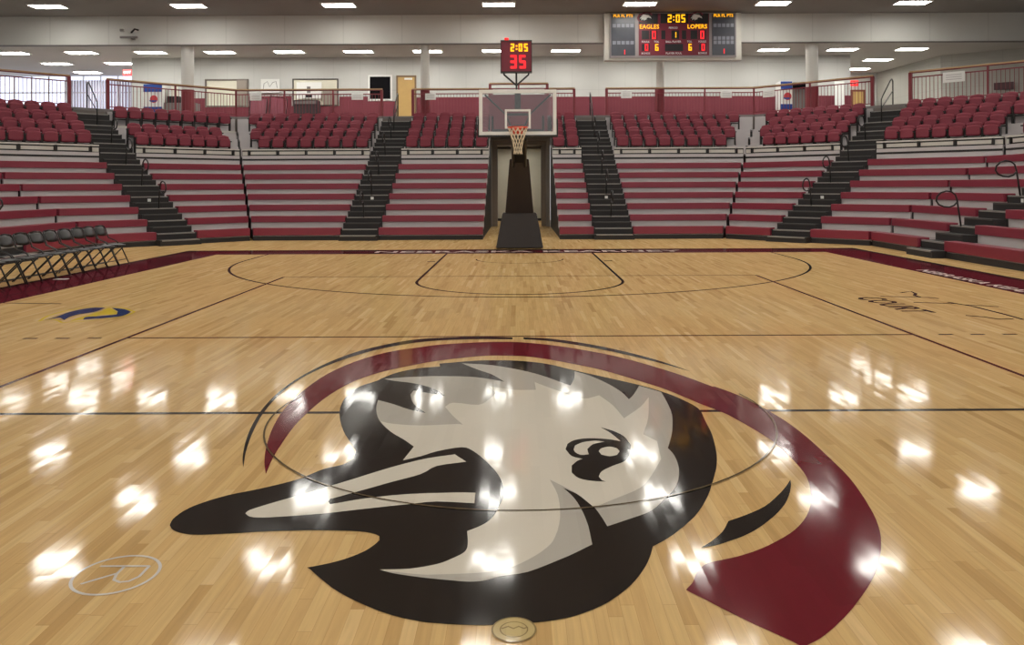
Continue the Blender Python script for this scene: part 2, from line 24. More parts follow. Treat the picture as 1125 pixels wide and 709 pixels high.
# ------------------------------------------------------------------ materials
def lin(c):
    return tuple(((v/255)/12.92 if v/255 <= .04045 else (((v/255)+.055)/1.055)**2.4) for v in c) + (1,)
def mat(name, rgb, rough=.6, metal=0, spec=.5, noise=0, nscale=8, emit=None, estr=0, coat=0):
    m = bpy.data.materials.new(name); m.use_nodes = True
    nt = m.node_tree; b = nt.nodes['Principled BSDF']
    b.inputs['Base Color'].default_value = lin(rgb)
    b.inputs['Roughness'].default_value = rough
    b.inputs['Metallic'].default_value = metal
    b.inputs['Specular IOR Level'].default_value = spec
    b.inputs['Coat Weight'].default_value = coat
    if emit:
        b.inputs['Emission Color'].default_value = lin(emit); b.inputs['Emission Strength'].default_value = estr
    if noise:
        tc = nt.nodes.new('ShaderNodeTexCoord'); n = nt.nodes.new('ShaderNodeTexNoise')
        n.inputs['Scale'].default_value = nscale; n.inputs['Detail'].default_value = 5
        nt.links.new(tc.outputs['Object'], n.inputs['Vector'])
        mx = nt.nodes.new('ShaderNodeMix'); mx.data_type = 'RGBA'
        c = lin(rgb)
        mx.inputs[6].default_value = tuple(v*(1-noise) for v in c[:3])+(1,)
        mx.inputs[7].default_value = tuple(min(1, v*(1+noise)) for v in c[:3])+(1,)
        nt.links.new(n.outputs['Fac'], mx.inputs[0]); nt.links.new(mx.outputs[2], b.inputs['Base Color'])
    return m
def N(nt, t, **k):
    n = nt.nodes.new(t)
    for a, v in k.items(): setattr(n, a, v)
    return n
def M(nt, op, a, b=None, c=None):
    n = nt.nodes.new('ShaderNodeMath'); n.operation = op
    for i, v in enumerate((a, b, c)):
        if v is None: continue
        if isinstance(v, (int, float)): n.inputs[i].default_value = v
        else: nt.links.new(v, n.inputs[i])
    return n.outputs[0]

BW = .057
def board_nodes(nt):
    """id of the maple board under a point and the tilt of its worn, varnished face"""
    geo = N(nt, 'ShaderNodeNewGeometry'); sp = N(nt, 'ShaderNodeSeparateXYZ')
    nt.links.new(geo.outputs['Position'], sp.inputs[0])
    u = M(nt, 'DIVIDE', sp.outputs[0], BW); row = M(nt, 'FLOOR', u)
    w1 = N(nt, 'ShaderNodeTexWhiteNoise', noise_dimensions='1D'); nt.links.new(row, w1.inputs['W'])
    v = M(nt, 'ADD', M(nt, 'DIVIDE', sp.outputs[1], .85), M(nt, 'MULTIPLY', w1.outputs['Value'], 9.0))
    col = M(nt, 'FLOOR', v)
    cb = N(nt, 'ShaderNodeCombineXYZ'); nt.links.new(row, cb.inputs[0]); nt.links.new(col, cb.inputs[1])
    w2 = N(nt, 'ShaderNodeTexWhiteNoise', noise_dimensions='3D'); nt.links.new(cb.outputs[0], w2.inputs['Vector'])
    return geo, sp, u, v, w2
def floor_finish(nt, b, w2, geo, rough=.075):
    # every board lies a hair out of true, so lamps mirror as broken patches; the worn middle of the court more than the far end
    sp = N(nt, 'ShaderNodeSeparateXYZ'); nt.links.new(geo.outputs['Position'], sp.inputs[0])
    mr = N(nt, 'ShaderNodeMapRange'); nt.links.new(sp.outputs[1], mr.inputs[0])
    mr.inputs[1].default_value = 8; mr.inputs[2].default_value = 15; mr.inputs[3].default_value = 1; mr.inputs[4].default_value = .12
    def off(src, amp):
        sub = N(nt, 'ShaderNodeVectorMath', operation='SUBTRACT'); nt.links.new(src, sub.inputs[0]); sub.inputs[1].default_value = (.5, .5, .5)
        mu = N(nt, 'ShaderNodeVectorMath', operation='MULTIPLY'); nt.links.new(sub.outputs[0], mu.inputs[0]); mu.inputs[1].default_value = amp
        return mu.outputs[0]
    def noise(scale, det):
        nz = N(nt, 'ShaderNodeTexNoise'); nz.inputs['Scale'].default_value = 1; nz.inputs['Detail'].default_value = det
        mp = N(nt, 'ShaderNodeMapping'); mp.inputs['Scale'].default_value = scale
        nt.links.new(geo.outputs['Position'], mp.inputs[0]); nt.links.new(mp.outputs[0], nz.inputs['Vector']); return nz.outputs['Color']
    ad = N(nt, 'ShaderNodeVectorMath', operation='ADD'); nt.links.new(off(w2.outputs['Color'], (.006, .009, 0)), ad.inputs[0]); nt.links.new(off(noise((11, 3, 1), 4), (.008, .012, 0)), ad.inputs[1])
    sc = N(nt, 'ShaderNodeVectorMath', operation='SCALE'); nt.links.new(ad.outputs[0], sc.inputs[0]); nt.links.new(mr.outputs[0], sc.inputs['Scale'])
    a2 = N(nt, 'ShaderNodeVectorMath', operation='ADD'); nt.links.new(sc.outputs[0], a2.inputs[0]); a2.inputs[1].default_value = (0, 0, 1)
    no = N(nt, 'ShaderNodeVectorMath', operation='NORMALIZE'); nt.links.new(a2.outputs[0], no.inputs[0])
    b.inputs['Roughness'].default_value = 1; b.inputs['Specular IOR Level'].default_value = 0
    gl = N(nt, 'ShaderNodeBsdfGlossy'); gl.inputs['Roughness'].default_value = rough; nt.links.new(no.outputs[0], gl.inputs['Normal'])
    fr = N(nt, 'ShaderNodeFresnel'); fr.inputs['IOR'].default_value = 1.40
    # dulled varnish: grazing sheen stays well below a mirror's
    f = M(nt, 'MINIMUM', fr.outputs[0], SHEEN)
    mx = N(nt, 'ShaderNodeMixShader'); nt.links.new(f, mx.inputs[0]); nt.links.new(b.outputs[0], mx.inputs[1]); nt.links.new(gl.outputs[0], mx.inputs[2])
    nt.links.new(mx.outputs[0], nt.nodes['Material Output'].inputs[0])
SHEEN = .24
def floor_wood():
    m = bpy.data.materials.new('varnished_maple'); m.use_nodes = True
    nt = m.node_tree; b = nt.nodes['Principled BSDF']
    geo, sp, u, v, w2 = board_nodes(nt)
    r = N(nt, 'ShaderNodeValToRGB'); nt.links.new(w2.outputs['Value'], r.inputs[0])
    e = r.color_ramp.elements; e[0].position = 0; e[0].color = lin((186, 150, 98)); e[1].position = 1; e[1].color = lin((216, 184, 134))
    for p, c in ((.1, (198, 163, 110)), (.5, (206, 171, 117)), (.88, (209, 176, 122))):
        k = e.new(p); k.color = lin(c)
    mp = N(nt, 'ShaderNodeMapping'); mp.inputs['Scale'].default_value = (34, 1.6, 1)
    nt.links.new(geo.outputs['Position'], mp.inputs[0])
    nz = N(nt, 'ShaderNodeTexNoise'); nz.inputs['Scale'].default_value = 1.4; nz.inputs['Detail'].default_value = 6; nz.inputs['Distortion'].default_value = .6
    nt.links.new(mp.outputs[0], nz.inputs['Vector'])
    hs = N(nt, 'ShaderNodeHueSaturation'); nt.links.new(r.outputs[0], hs.inputs['Color'])
    nt.links.new(M(nt, 'ADD', M(nt, 'MULTIPLY', nz.outputs['Fac'], .42), .79), hs.inputs['Value'])
    # dark mineral streaks and seams
    mp2 = N(nt, 'ShaderNodeMapping'); mp2.inputs['Scale'].default_value = (9, 1.1, 1); nt.links.new(geo.outputs['Position'], mp2.inputs[0])
    n2 = N(nt, 'ShaderNodeTexNoise'); n2.inputs['Scale'].default_value = 1.7; n2.inputs['Detail'].default_value = 4; nt.links.new(mp2.outputs[0], n2.inputs['Vector'])
    st = M(nt, 'MULTIPLY', M(nt, 'GREATER_THAN', n2.outputs['Fac'], .725), .30)
    fu = M(nt, 'FRACT', u); sm = M(nt, 'LESS_THAN', fu, .035)
    fv = M(nt, 'FRACT', v); se = M(nt, 'LESS_THAN', fv, .004)
    dk = M(nt, 'MAXIMUM', st, M(nt, 'MULTIPLY', M(nt, 'MAXIMUM', sm, se), .30))
    mx = N(nt, 'ShaderNodeMix', data_type='RGBA'); nt.links.new(dk, mx.inputs[0]); nt.links.new(hs.outputs[0], mx.inputs[6]); mx.inputs[7].default_value = lin((120, 82, 48))
    nt.links.new(mx.outputs[2], b.inputs['Base Color'])
    floor_finish(nt, b, w2, geo)
    return m
def floor_paint(name, rgb, var=.06):
    m = bpy.data.materials.new(name); m.use_nodes = True
    nt = m.node_tree; b = nt.nodes['Principled BSDF']
    geo, sp, u, v, w2 = board_nodes(nt)
    c = lin(rgb); mx = N(nt, 'ShaderNodeMix', data_type='RGBA'); nt.links.new(w2.outputs['Value'], mx.inputs[0])
    mx.inputs[6].default_value = tuple(x*(1-var) for x in c[:3])+(1,); mx.inputs[7].default_value = tuple(x*(1+var) for x in c[:3])+(1,)
    nt.links.new(mx.outputs[2], b.inputs['Base Color'])
    floor_finish(nt, b, w2, geo)
    return m
def wall_mat(name, rgb, dx=1.22, dz=1.22, axis=0):
    """painted panels with faint joints"""
    m = bpy.data.materials.new(name); m.use_nodes = True
    nt = m.node_tree; b = nt.nodes['Principled BSDF']; b.inputs['Roughness'].default_value = .75
    geo = N(nt, 'ShaderNodeNewGeometry'); sp = N(nt, 'ShaderNodeSeparateXYZ'); nt.links.new(geo.outputs['Position'], sp.inputs[0])
    fx = M(nt, 'LESS_THAN', M(nt, 'FRACT', M(nt, 'DIVIDE', sp.outputs[axis], dx)), .02)
    fz = M(nt, 'LESS_THAN', M(nt, 'FRACT', M(nt, 'DIVIDE', sp.outputs[2], dz)), .02)
    nz = N(nt, 'ShaderNodeTexNoise'); nz.inputs['Scale'].default_value = 1.3; nz.inputs['Detail'].default_value = 5; nt.links.new(geo.outputs['Position'], nz.inputs['Vector'])
    mx = N(nt, 'ShaderNodeMix', data_type='RGBA'); c = lin(rgb)
    f = M(nt, 'ADD', M(nt, 'MULTIPLY', M(nt, 'MAXIMUM', fx, fz), .5), M(nt, 'MULTIPLY', nz.outputs['Fac'], .35))
    nt.links.new(f, mx.inputs[0]); mx.inputs[6].default_value = c; mx.inputs[7].default_value = tuple(x*.8 for x in c[:3])+(1,)
    nt.links.new(mx.outputs[2], b.inputs['Base Color'])
    return m
def glass_mat(name, tint=(1, 1, 1, 1), gloss=.12):
    m = bpy.data.materials.new(name); m.use_nodes = True; nt = m.node_tree
    nt.nodes.remove(nt.nodes['Principled BSDF']); o = nt.nodes['Material Output']
    t = N(nt, 'ShaderNodeBsdfTransparent'); t.inputs[0].default_value = tint
    g = N(nt, 'ShaderNodeBsdfGlossy'); g.inputs['Roughness'].default_value = .05
    mx = N(nt, 'ShaderNodeMixShader'); mx.inputs[0].default_value = gloss
    nt.links.new(t.outputs[0], mx.inputs[1]); nt.links.new(g.outputs[0], mx.inputs[2]); nt.links.new(mx.outputs[0], o.inputs[0])
    return m

WOOD = floor_wood()
P_BLACK = floor_paint('floor_paint_black', (40, 36, 34), .10)
P_MAROON = floor_paint('floor_paint_maroon', (104, 30, 40), .05)
P_BAND = floor_paint('floor_paint_border', (84, 26, 36), .05)
P_GRAY = floor_paint('floor_paint_gray', (174, 168, 158), .03)
P_CREAM = floor_paint('floor_paint_cream', (208, 200, 185), .02)
P_LINE = floor_paint('floor_line_black', (42, 33, 31))
P_LINEM = floor_paint('floor_line_maroon', (84, 36, 32))
P_RING = floor_paint('floor_line_faint', (96, 82, 62))
P_WHITE = floor_paint('floor_paint_white', (206, 200, 192))
P_BLUE = floor_paint('floor_paint_blue', (38, 54, 98))
P_GOLD = floor_paint('floor_paint_gold', (206, 178, 58))
P_SEAL = floor_paint('floor_paint_seal', (192, 170, 118))
P_SEALD = floor_paint('floor_paint_seal_dark', (146, 126, 86))
BENCH = mat('bench_maroon_plastic', (130, 40, 58), .42, noise=.08, nscale=3)
CHAIRM = mat('seat_maroon_fabric', (124, 40, 56), .62, noise=.10, nscale=20)
RISER = mat('riser_gray_metal', (196, 190, 190), .5, noise=.07, nscale=2.2)
DECKW = mat('deck_edge_white', (206, 203, 194), .5, noise=.05)
BLACKM = mat('black_metal', (26, 24, 24), .4, noise=.1)
SKIRT = mat('black_skirt', (34, 31, 31), .6)
STEP = mat('black_step_rubber', (38, 35, 35), .7, noise=.15, nscale=14)
NOSE = mat('nosing_gray', (140, 136, 132), .5, noise=.12, nscale=10)
NOSED = mat('nosing_dark', (70, 67, 65), .6)
VINYL = mat('black_vinyl', (24, 22, 22), .28, noise=.1)
PAD = mat('black_padding', (48, 40, 37), .6, noise=.12, nscale=6)
WALL = wall_mat('painted_wall', (194, 194, 190))
BULK = wall_mat('painted_bulkhead', (214, 213, 208), 2.44, 3.0)
CEIL = mat('ceiling_paint', (152, 149, 144), .85, noise=.06, nscale=.8)
SOFF = mat('soffit_paint', (196, 192, 186), .85, noise=.05, nscale=.8)
SOFFL = mat('soffit_light', (198, 192, 196), .8)
MARW = wall_mat('maroon_wall', (118, 48, 60), 1.22, 9)
MARS = mat('maroon_steel', (120, 34, 44), .45)
RAILW = mat('rail_oak', (176, 142, 104), .5, noise=.12, nscale=12)
COLW = mat('column_paint', (200, 198, 192), .5)
OAK = mat('door_oak', (190, 156, 96), .5, noise=.08, nscale=5)
DARK = mat('dark_interior', (14, 13, 16), .8, spec=.1)
CREAMP = mat('cream_panel', (212, 208, 190), .6, noise=.04)
TAUPE = mat('jamb_taupe', (140, 130, 120), .6)
WHITEP = mat('white_paint', (226, 226, 222), .5)
STEELB = mat('blue_gray_steel', (62, 66, 80), .4)
GRAYB = mat('warm_gray', (120, 114, 112), .6)
ORANGE = mat('rim_orange', (226, 74, 36), .4)
NETM = mat('net_cord', (226, 214, 190), .8)
GLASS = glass_mat('backboard_glass', (.90, .91, .91, 1), .06)
LAMP = mat('lamp_diffuser', (255, 255, 255), .5, emit=(255, 252, 244), estr=30.5)
DAY = mat('daylight_glazing', (220, 226, 240), .3, emit=(226, 232, 255), estr=1.25)
AMBER = mat('led_amber', (60, 40, 0), .5, emit=(255, 176, 20), estr=1.7)
RED = mat('led_red', (60, 0, 0), .5, emit=(255, 36, 44), estr=1.6)
BOARDM = mat('scoreboard_maroon', (112, 28, 48), .5)
BOARDK = mat('scoreboard_black', (22, 18, 22), .4)
BOARDG = mat('scoreboard_side', (62, 64, 74), .3, noise=.25, nscale=3)
CELL_REFL = mat('scoreboard_cell_reflection', (130, 132, 144), .35, noise=.2, nscale=6)  # pale tone painted for reflections on the glassy side panels
CAPT = mat('caption_white', (210, 206, 206), .5, emit=(210, 206, 206), estr=.15)
BLUE = mat('vending_blue', (34, 66, 142), .4)
PALEG = mat('pale_print', (176, 172, 172), .6)
EXITR = mat('exit_red', (220, 40, 40), .5, emit=(255, 40, 40), estr=1.2)

# ------------------------------------------------------------------ mesh helpers
class MB:
    def __init__(s): s.v = []; s.f = []
    def add(s, vs, fs):
        n = len(s.v); s.v += [tuple(p) for p in vs]; s.f += [tuple(n+i for i in f) for f in fs]; return s
    def box(s, x0, x1, y0, y1, z0, z1):
        return s.prism([(x0, y0), (x1, y0), (x1, y1), (x0, y1)], z0, z1)
    def prism(s, poly, z0, z1):
        n = len(poly)
        return s.add([(p[0], p[1], z0) for p in poly]+[(p[0], p[1], z1) for p in poly],
                     [tuple(range(n))[::-1], tuple(range(n, 2*n))]+[(i, (i+1) % n, n+(i+1) % n, n+i) for i in range(n)])
    def hexa(s, a, b):
        """loft between two quads"""
        return s.add(list(a)+list(b), [(3, 2, 1, 0), (4, 5, 6, 7)]+[(i, (i+1) % 4, 4+(i+1) % 4, 4+i) for i in range(4)])
    def tube(s, pts, r, n=8, closed=False):
        pts = [Vector(p) for p in pts]; rings = []; k = len(pts)
        up = None
        for i, p in enumerate(pts):
            a = pts[(i-1) % k] if (closed or i > 0) else p; b = pts[(i+1) % k] if (closed or i < k-1) else p
            t = (b-a).normalized()
            if up is None: up = t.orthogonal().normalized()
            up = (up - t*up.dot(t)); up = up.normalized() if up.length > 1e-6 else t.orthogonal().normalized()
            w = t.cross(up)
            rings.append([p+(up*math.cos(2*math.pi*j/n)+w*math.sin(2*math.pi*j/n))*r for j in range(n)])
        vs = [q for g in rings for q in g]; fs = []
        for i in range(k if closed else k-1):
            for j in range(n):
                a = i*n; b = ((i+1) % k)*n
                fs.append((a+j, a+(j+1) % n, b+(j+1) % n, b+j))
        if not closed: fs += [tuple(range(n))[::-1], tuple(range((k-1)*n, k*n))]
        return s.add(vs, fs)
    def flat(s, poly, z): return s.add([(p[0], p[1], z) for p in poly], [tuple(range(len(poly)))])
    def ribbon(s, pts, w, z, closed=False):
        k = len(pts); L = []; R = []
        for i, p in enumerate(pts):
            a = pts[(i-1) % k] if (closed or i > 0) else p; b = pts[(i+1) % k] if (closed or i < k-1) else p
            dx, dy = b[0]-a[0], b[1]-a[1]; l = math.hypot(dx, dy) or 1
            nx, ny = -dy/l*w/2, dx/l*w/2
            L.append((p[0]+nx, p[1]+ny, z)); R.append((p[0]-nx, p[1]-ny, z))
        return s.add(R+L, [(i, (i+1) % k, k+(i+1) % k, k+i) for i in range(k if closed else k-1)])
    def build(s, name, m, parent=None, loc=None, smooth=False, up=False, bevel=0):
        me = bpy.data.meshes.new(name)
        root = parent
        while root is not None and root.parent is not None: root = root.parent
        if loc is not None: mw = Matrix.Translation(Vector(loc)).inverted()
        elif root is not None and root.get('_w'): mw = (Matrix.Translation(root.location) @ Matrix.Rotation(root.rotation_euler[2], 4, 'Z')).inverted()
        else: mw = Matrix.Identity(4)
        me.from_pydata([tuple(mw @ Vector(v)) for v in s.v], [], s.f)
        bm = bmesh.new(); bm.from_mesh(me)
        if up:
            for f in bm.faces:
                f.normal_update()
                if f.normal.z < 0: f.normal_flip()
            bmesh.ops.triangulate(bm, faces=[f for f in bm.faces if len(f.verts) > 4], ngon_method='EAR_CLIP')
        else: bmesh.ops.recalc_face_normals(bm, faces=bm.faces)
        if smooth:
            for f in bm.faces: f.smooth = True
        bm.to_mesh(me); bm.free(); me.materials.append(m)
        o = bpy.data.objects.new(name, me); C.objects.link(o)
        if parent is not None: o.parent = parent
        elif loc is not None: o.location = loc
        if bevel:
            b = o.modifiers.new('bevel', 'BEVEL'); b.width = bevel; b.segments = 2; b.limit_method = 'ANGLE'
        return o
def tag(o, label, cat, group=None, kind=None):
    o['label'] = label; o['category'] = cat
    if group: o['group'] = group
    if kind: o['kind'] = kind
    return o
def thing(name, label, cat, loc=(0, 0, 0), group=None, world=True):
    """Empty at the base of a thing; its parts are written in world metres when world is set"""
    o = bpy.data.objects.new(name, None); C.objects.link(o); o.location = loc; o.empty_display_size = .2
    if world: o['_w'] = 1
    return tag(o, label, cat, group)
def struct(o): o['kind'] = 'structure'; return o
def dup(root, loc, rotz, label, group):
    r = root.copy(); C.objects.link(r); r.location = loc; r.rotation_euler = (0, 0, rotz); r['label'] = label; r['group'] = group
    for ch in list(root.children):
        c = ch.copy(); C.objects.link(c); c.parent = r
        for g in ch.children:
            d = g.copy(); C.objects.link(d); d.parent = c
    return r
def text_mb(txt, size, fn, depth=.004):
    """lettering as a mesh; fn maps (u, v, w) of the text plane to the place"""
    cu = bpy.data.curves.new('t', 'FONT'); cu.body = txt; cu.size = size; cu.align_x = 'CENTER'; cu.align_y = 'CENTER'; cu.resolution_u = 2
    cu.extrude = depth/2; cu.offset = size*(.012 if depth else .02)
    o = bpy.data.objects.new('t', cu); C.objects.link(o)
    bpy.context.view_layer.update()
    me = bpy.data.meshes.new_from_object(o.evaluated_get(bpy.context.evaluated_depsgraph_get()))
    m = MB(); m.add([fn(v.co.x, v.co.y, v.co.z) for v in me.vertices], [tuple(p.vertices) for p in me.polygons])
    bpy.data.objects.remove(o); bpy.data.curves.remove(cu); bpy.data.meshes.remove(me)
    return m
ORD = ['first', 'second', 'third', 'fourth', 'fifth', 'sixth', 'seventh', 'eighth', 'ninth', 'tenth', 'eleventh', 'twelfth', 'thirteenth', 'fourteenth', 'fifteenth']

# ------------------------------------------------------------------ the hall
CY = 5.98            # centre of the court
BASE = 20.06         # inner edge of the far end line
Y0 = 25.3            # front of the far bleachers
ZF = 4.62            # upper walkway
ZS = 7.65; ZC = 8.83; YB = 33.2; YW = 36.7; YD = 42.6
TT = math.tan(math.radians(22.5)); RUN = .70; RISE = .355
struct(MB().flat([(-30, -7), (26, -7), (26, 39.4), (-30, 39.4)], 0).build('floor', WOOD, up=True))
struct(MB().box(-30, 26, -7, YB+.2, ZC, ZC+.2).build('ceiling', CEIL))
struct(MB().box(-32, 26, YB+.2, YD, ZS, ZS+.2).build('ceiling', SOFF))
struct(MB().box(-32, 26, YB, YB+.2, ZS, ZC).build('trim_1', BULK))
struct(MB().box(-32, 26, YB-.02, YB+.22, ZS-.03, ZS).build('trim_2', GRAYB))
struct(MB().box(-17.8, 15.25, YW, YW+.2, ZF, ZS).build('wall_back', WALL))
struct(MB().box(-17.8, -17.6, YW+.2, YD, ZF, ZS).build('wall_back_left_return', WALL))
struct(MB().box(15.05, 15.25, YW+.2, YD, ZF, ZS).build('wall_back_right_return', WALL))
struct(MB().box(15.25, 19.3, YD, YD+.2, ZF, ZS).build('wall_far_right', WALL))
struct(MB().prism([(19.1, YD), (19.5, 36.9), (24.2, 33.3), (24.4, 33.5), (19.7, 37.05), (19.3, YD)], ZF, ZS).build('wall_right_concourse', wall_mat('side_wall', (176, 174, 166), 1.22, 1.22, 1)))
struct(MB().box(-30.2, -30, -7, YB, 0, ZC).build('wall_left', WALL))
struct(MB().box(26, 26.2, -7, YB, 0, ZC).build('wall_right', WALL))
# maroon dado along the back wall, broken by the openings
dd = MB()
for x0, x1, z1 in ((-15.0, -14.45, 5.79), (-14.45, -12.4, 5.40), (-12.4, -10.45, 5.88), (-10.45, -8.25, 5.42), (-8.25, -6.95, 5.84), (-6.95, -5.8, 5.62), (-5.8, -5.66, 5.62), (-4.7, 15.25, 5.79)):
    dd.box(x0, x1, YW-.03, YW, ZF, z1)
struct(dd.build('trim_3', MARW))
# upper walkway slab
rp = [(-30, 8), (-19.65, 8), (-19.65, 25.32), (-11.77, YB), (-1.14, YB), (-1.14, 31.5), (1.12, 31.5), (1.12, YB), (9.77, YB), (17.65, 25.32), (17.65, 8), (26, 8), (26, 33.0), (24.2, 33.3), (24.2, YD), (-30, YD)]
struct(MB().prism(rp, 3.86, ZF).build('floor', mat('walkway_concrete', (120, 112, 106), .7, noise=.1)))
# edge strip of the slab, seen at the stair heads
es = MB()
for a, b in ((1, 2), (2, 3), (3, 4), (7, 8), (8, 9), (9, 10)):
    p, q = rp[a], rp[b]; dx, dy = q[0]-p[0], q[1]-p[1]; l = math.hypot(dx, dy); nx, ny = dy/l*.02, -dx/l*.02
    es.prism([p, q, (q[0]+nx, q[1]+ny), (p[0]+nx, p[1]+ny)], ZF-.1, ZF+.004)
struct(es.build('trim_4', GRAYB))
# balcony front over the passage behind the hoop
struct(MB().box(-1.14, 1.12, 31.46, 31.5, 3.70, 5.30).build('trim_5', MARW))
# passage
al = MB(); al.box(-1.3, -1.14, YB, 39.0, 0, 3.86); al.box(1.12, 1.28, YB, 39.0, 0, 3.86)
struct(al.build('wall_passage_sides', TAUPE))
struct(MB().box(-1.3, 1.28, 39.0, 39.2, 0, 3.9).build('wall_passage_end', TAUPE))
struct(MB().box(-1.14, 1.12, 33.2, 39.0, 3.6, 3.86).build('trim_6', TAUPE))
jb = MB(); jb.box(-1.14, -.93, 33.6, 33.9, 0, 3.6); jb.box(.93, 1.12, 33.6, 33.9, 0, 3.6); jb.box(-.93, .93, 33.6, 33.9, 3.42, 3.6)
struct(jb.build('trim_7', mat('jamb_brown', (132, 118, 104), .6)))
d = thing('door_1', 'pair of tall cream doors at the end of the passage behind the hoop', 'door', (0, 38.9, 0)); d['kind'] = 'structure'
for s in (-1, 1):
    x0, x1 = sorted((.01*s, 1.05*s))
    lf = MB().box(x0, x1, 38.86, 38.95, .12, 3.5).build('door_leaf', CREAMP, d)
    MB().box(*sorted((.1*s, .16*s)), 38.8, 38.86, 1.0, 1.4).build('door_handle', GRAYB, lf)
MB().box(-1.05, 1.05, 38.84, 38.95, 0, .12).build('threshold', BLACKM, d)
# window wall far left
d = bpy.data.objects.new('window_1', None); C.objects.link(d); d.location = (-24, YD, ZF); d['_w'] = 1; d['kind'] = 'structure'
MB().box(-31.5, -17.8, YD, YD+.04, ZF, ZS).build('pane', DAY, d)
mm = MB()
x = -31.5
while x < -17.8: mm.box(x-.03, x+.03, YD-.08, YD, ZF, ZS); x += .92
mm.box(-31.5, -17.8, YD-.08, YD, ZF, ZF+.1); mm.box(-31.5, -17.8, YD-.08, YD, 6.75, 6.81)
mm.build('window_frame', WHITEP, d)
cu = MB()
for i in range(46):
    x = -23.9+i*.075; cu.box(x, x+.06, YD-.3-.05*(i % 2), YD-.27-.05*(i % 2), ZF, 7.4)
tag(cu.build('curtain', mat('curtain_lavender', (176, 172, 184), .9)), 'pale lavender vertical blind drawn over the bright windows at far left', 'curtain')
# openings on the back wall
def opening(n, x0, x1, z0, z1, inner, frame, fw=.07):
    o = bpy.data.objects.new('window_%d' % n, None); C.objects.link(o); o.location = ((x0+x1)/2, YW, z0); o['_w'] = 1; o['kind'] = 'structure'
    MB().box(x0, x1, YW-.02, YW-.005, z0, z1).build('pane', inner, o)
    f = MB(); f.box(x0-fw, x0, YW-.06, YW, z0-fw, z1+fw); f.box(x1, x1+fw, YW-.06, YW, z0-fw, z1+fw); f.box(x0, x1, YW-.06, YW, z1, z1+fw); f.box(x0, x1, YW-.06, YW, z0-fw, z0)
    f.build('window_frame', frame, o); return o
w = opening(2, -14.35, -12.5, 5.45, 6.60, CREAMP, mat('frame_taupe', (112, 104, 96), .6))
MB().box(-12.95, -12.5, YW-.08, YW-.03, 5.45, 6.60).build('shutter', TAUPE, w)
w = opening(3, -10.35, -8.35, 5.46, 6.62, CREAMP, mat('frame_dark', (70, 66, 62), .6), .05)
MB().box(-9.0, -8.35, YW-.08, YW-.03, 5.46, 6.1).build('shutter', TAUPE, w)
w = opening(4, -6.85, -5.90, 5.72, 6.75, DARK, WHITEP, .07)
d = thing('door_2', 'plain oak door beside the dark window on the upper walkway', 'door', (-5.18, YW, ZF)); d['kind'] = 'structure'
MB().box(-5.55, -4.79, YW-.05, YW-.01, ZF, 6.72).build('door_leaf', OAK, d)
f = MB(); f.box(-5.63, -5.55, YW-.07, YW, ZF, 6.8); f.box(-4.79, -4.71, YW-.07, YW, ZF, 6.8); f.box(-5.55, -4.79, YW-.07, YW, 6.72, 6.8)
f.build('door_frame', mat('frame_brown', (120, 98, 72), .6), d)
MB().box(-5.25, -4.9, YW-.1, YW-.05, 6.6, 6.68).build('door_closer', WHITEP, d)
d = thing('door_3', 'narrow oak door under the red exit sign at far right', 'door', (16.4, YD, ZF)); d['kind'] = 'structure'
MB().box(17.82, 18.35, YD-.06, YD-.01, ZF, 6.65).build('door_leaf', OAK, d)
f = MB(); f.box(17.70, 17.82, YD-.08, YD, ZF, 6.75); f.box(18.35, 18.45, YD-.08, YD, ZF, 6.75); f.box(17.82, 18.35, YD-.08, YD, 6.65, 6.75); f.build('door_frame', mat('frame_brown_dark', (120, 70, 50), .6), d)

# ------------------------------------------------------------------ columns
def column(x, y, r, lab):
    o = thing('round_column', lab, 'column', (x, y, ZF))
    def ring(z0, z1, rr): return MB().prism([(x+rr*math.cos(a*math.pi/12), y+rr*math.sin(a*math.pi/12)) for a in range(24)], z0, z1)
    ring(5.80, ZS, r).build('shaft', COLW, o); ring(ZF, 5.80, r+.012).build('painted_base', MARS, o)
column(-13.95, 33.62, .25, 'thick pale round column with maroon foot, standing left on the upper walkway')
column(-3.95, 33.62, .19, 'slim pale round column with maroon foot just right of the oak door')
column(5.95, 33.62, .17, 'slim pale round column standing below the scoreboard')
column(12.35, 33.62, .25, 'thick pale round column beside the blue vending machine at right')

# ------------------------------------------------------------------ ceiling lights
tr = thing('ceiling_light', 'x', 'ceiling light', (0, 0, 0), world=False)
def light_parts(t, w=1.22, dpt=.6):
    f = MB(); e = .05
    f.box(-w/2-e, w/2+e, -dpt/2-e, -dpt/2, -.05, 0); f.box(-w/2-e, w/2+e, dpt/2, dpt/2+e, -.05, 0); f.box(-w/2-e, -w/2, -dpt/2, dpt/2, -.05, 0); f.box(w/2, w/2+e, -dpt/2, dpt/2, -.05, 0)
    f.build('frame', WHITEP, t); MB().box(-w/2, w/2, -dpt/2, dpt/2, -.035, -.01).build('diffuser', LAMP, t)
light_parts(tr)
used = False
cols = [-18.4, -12.9, -7.03, -.78, 4.75, 9.95, 15.4]
rows = [31.2, 26.8, 22.2, 17.7, 13.2, 8.7, 4.2, -.3]
for ri, y in enumerate(rows):
    for ci, x in enumerate(cols):
        if ri > 3 and ci in (0,): continue
        lab = ('bright troffer in the main ceiling row nearest the bulkhead, %s from left' % ORD[ci]) if ri == 0 else ('bright troffer in the %s main ceiling row from the bulkhead, %s from left' % (ORD[ri], ORD[ci]))
        g = 'troffers in the main ceiling'
        if not used: tr.location = (x, y, ZC); tr['label'] = lab; tr['group'] = g; used = True
        else: dup(tr, (x, y, ZC), 0, lab, g)
k = 0
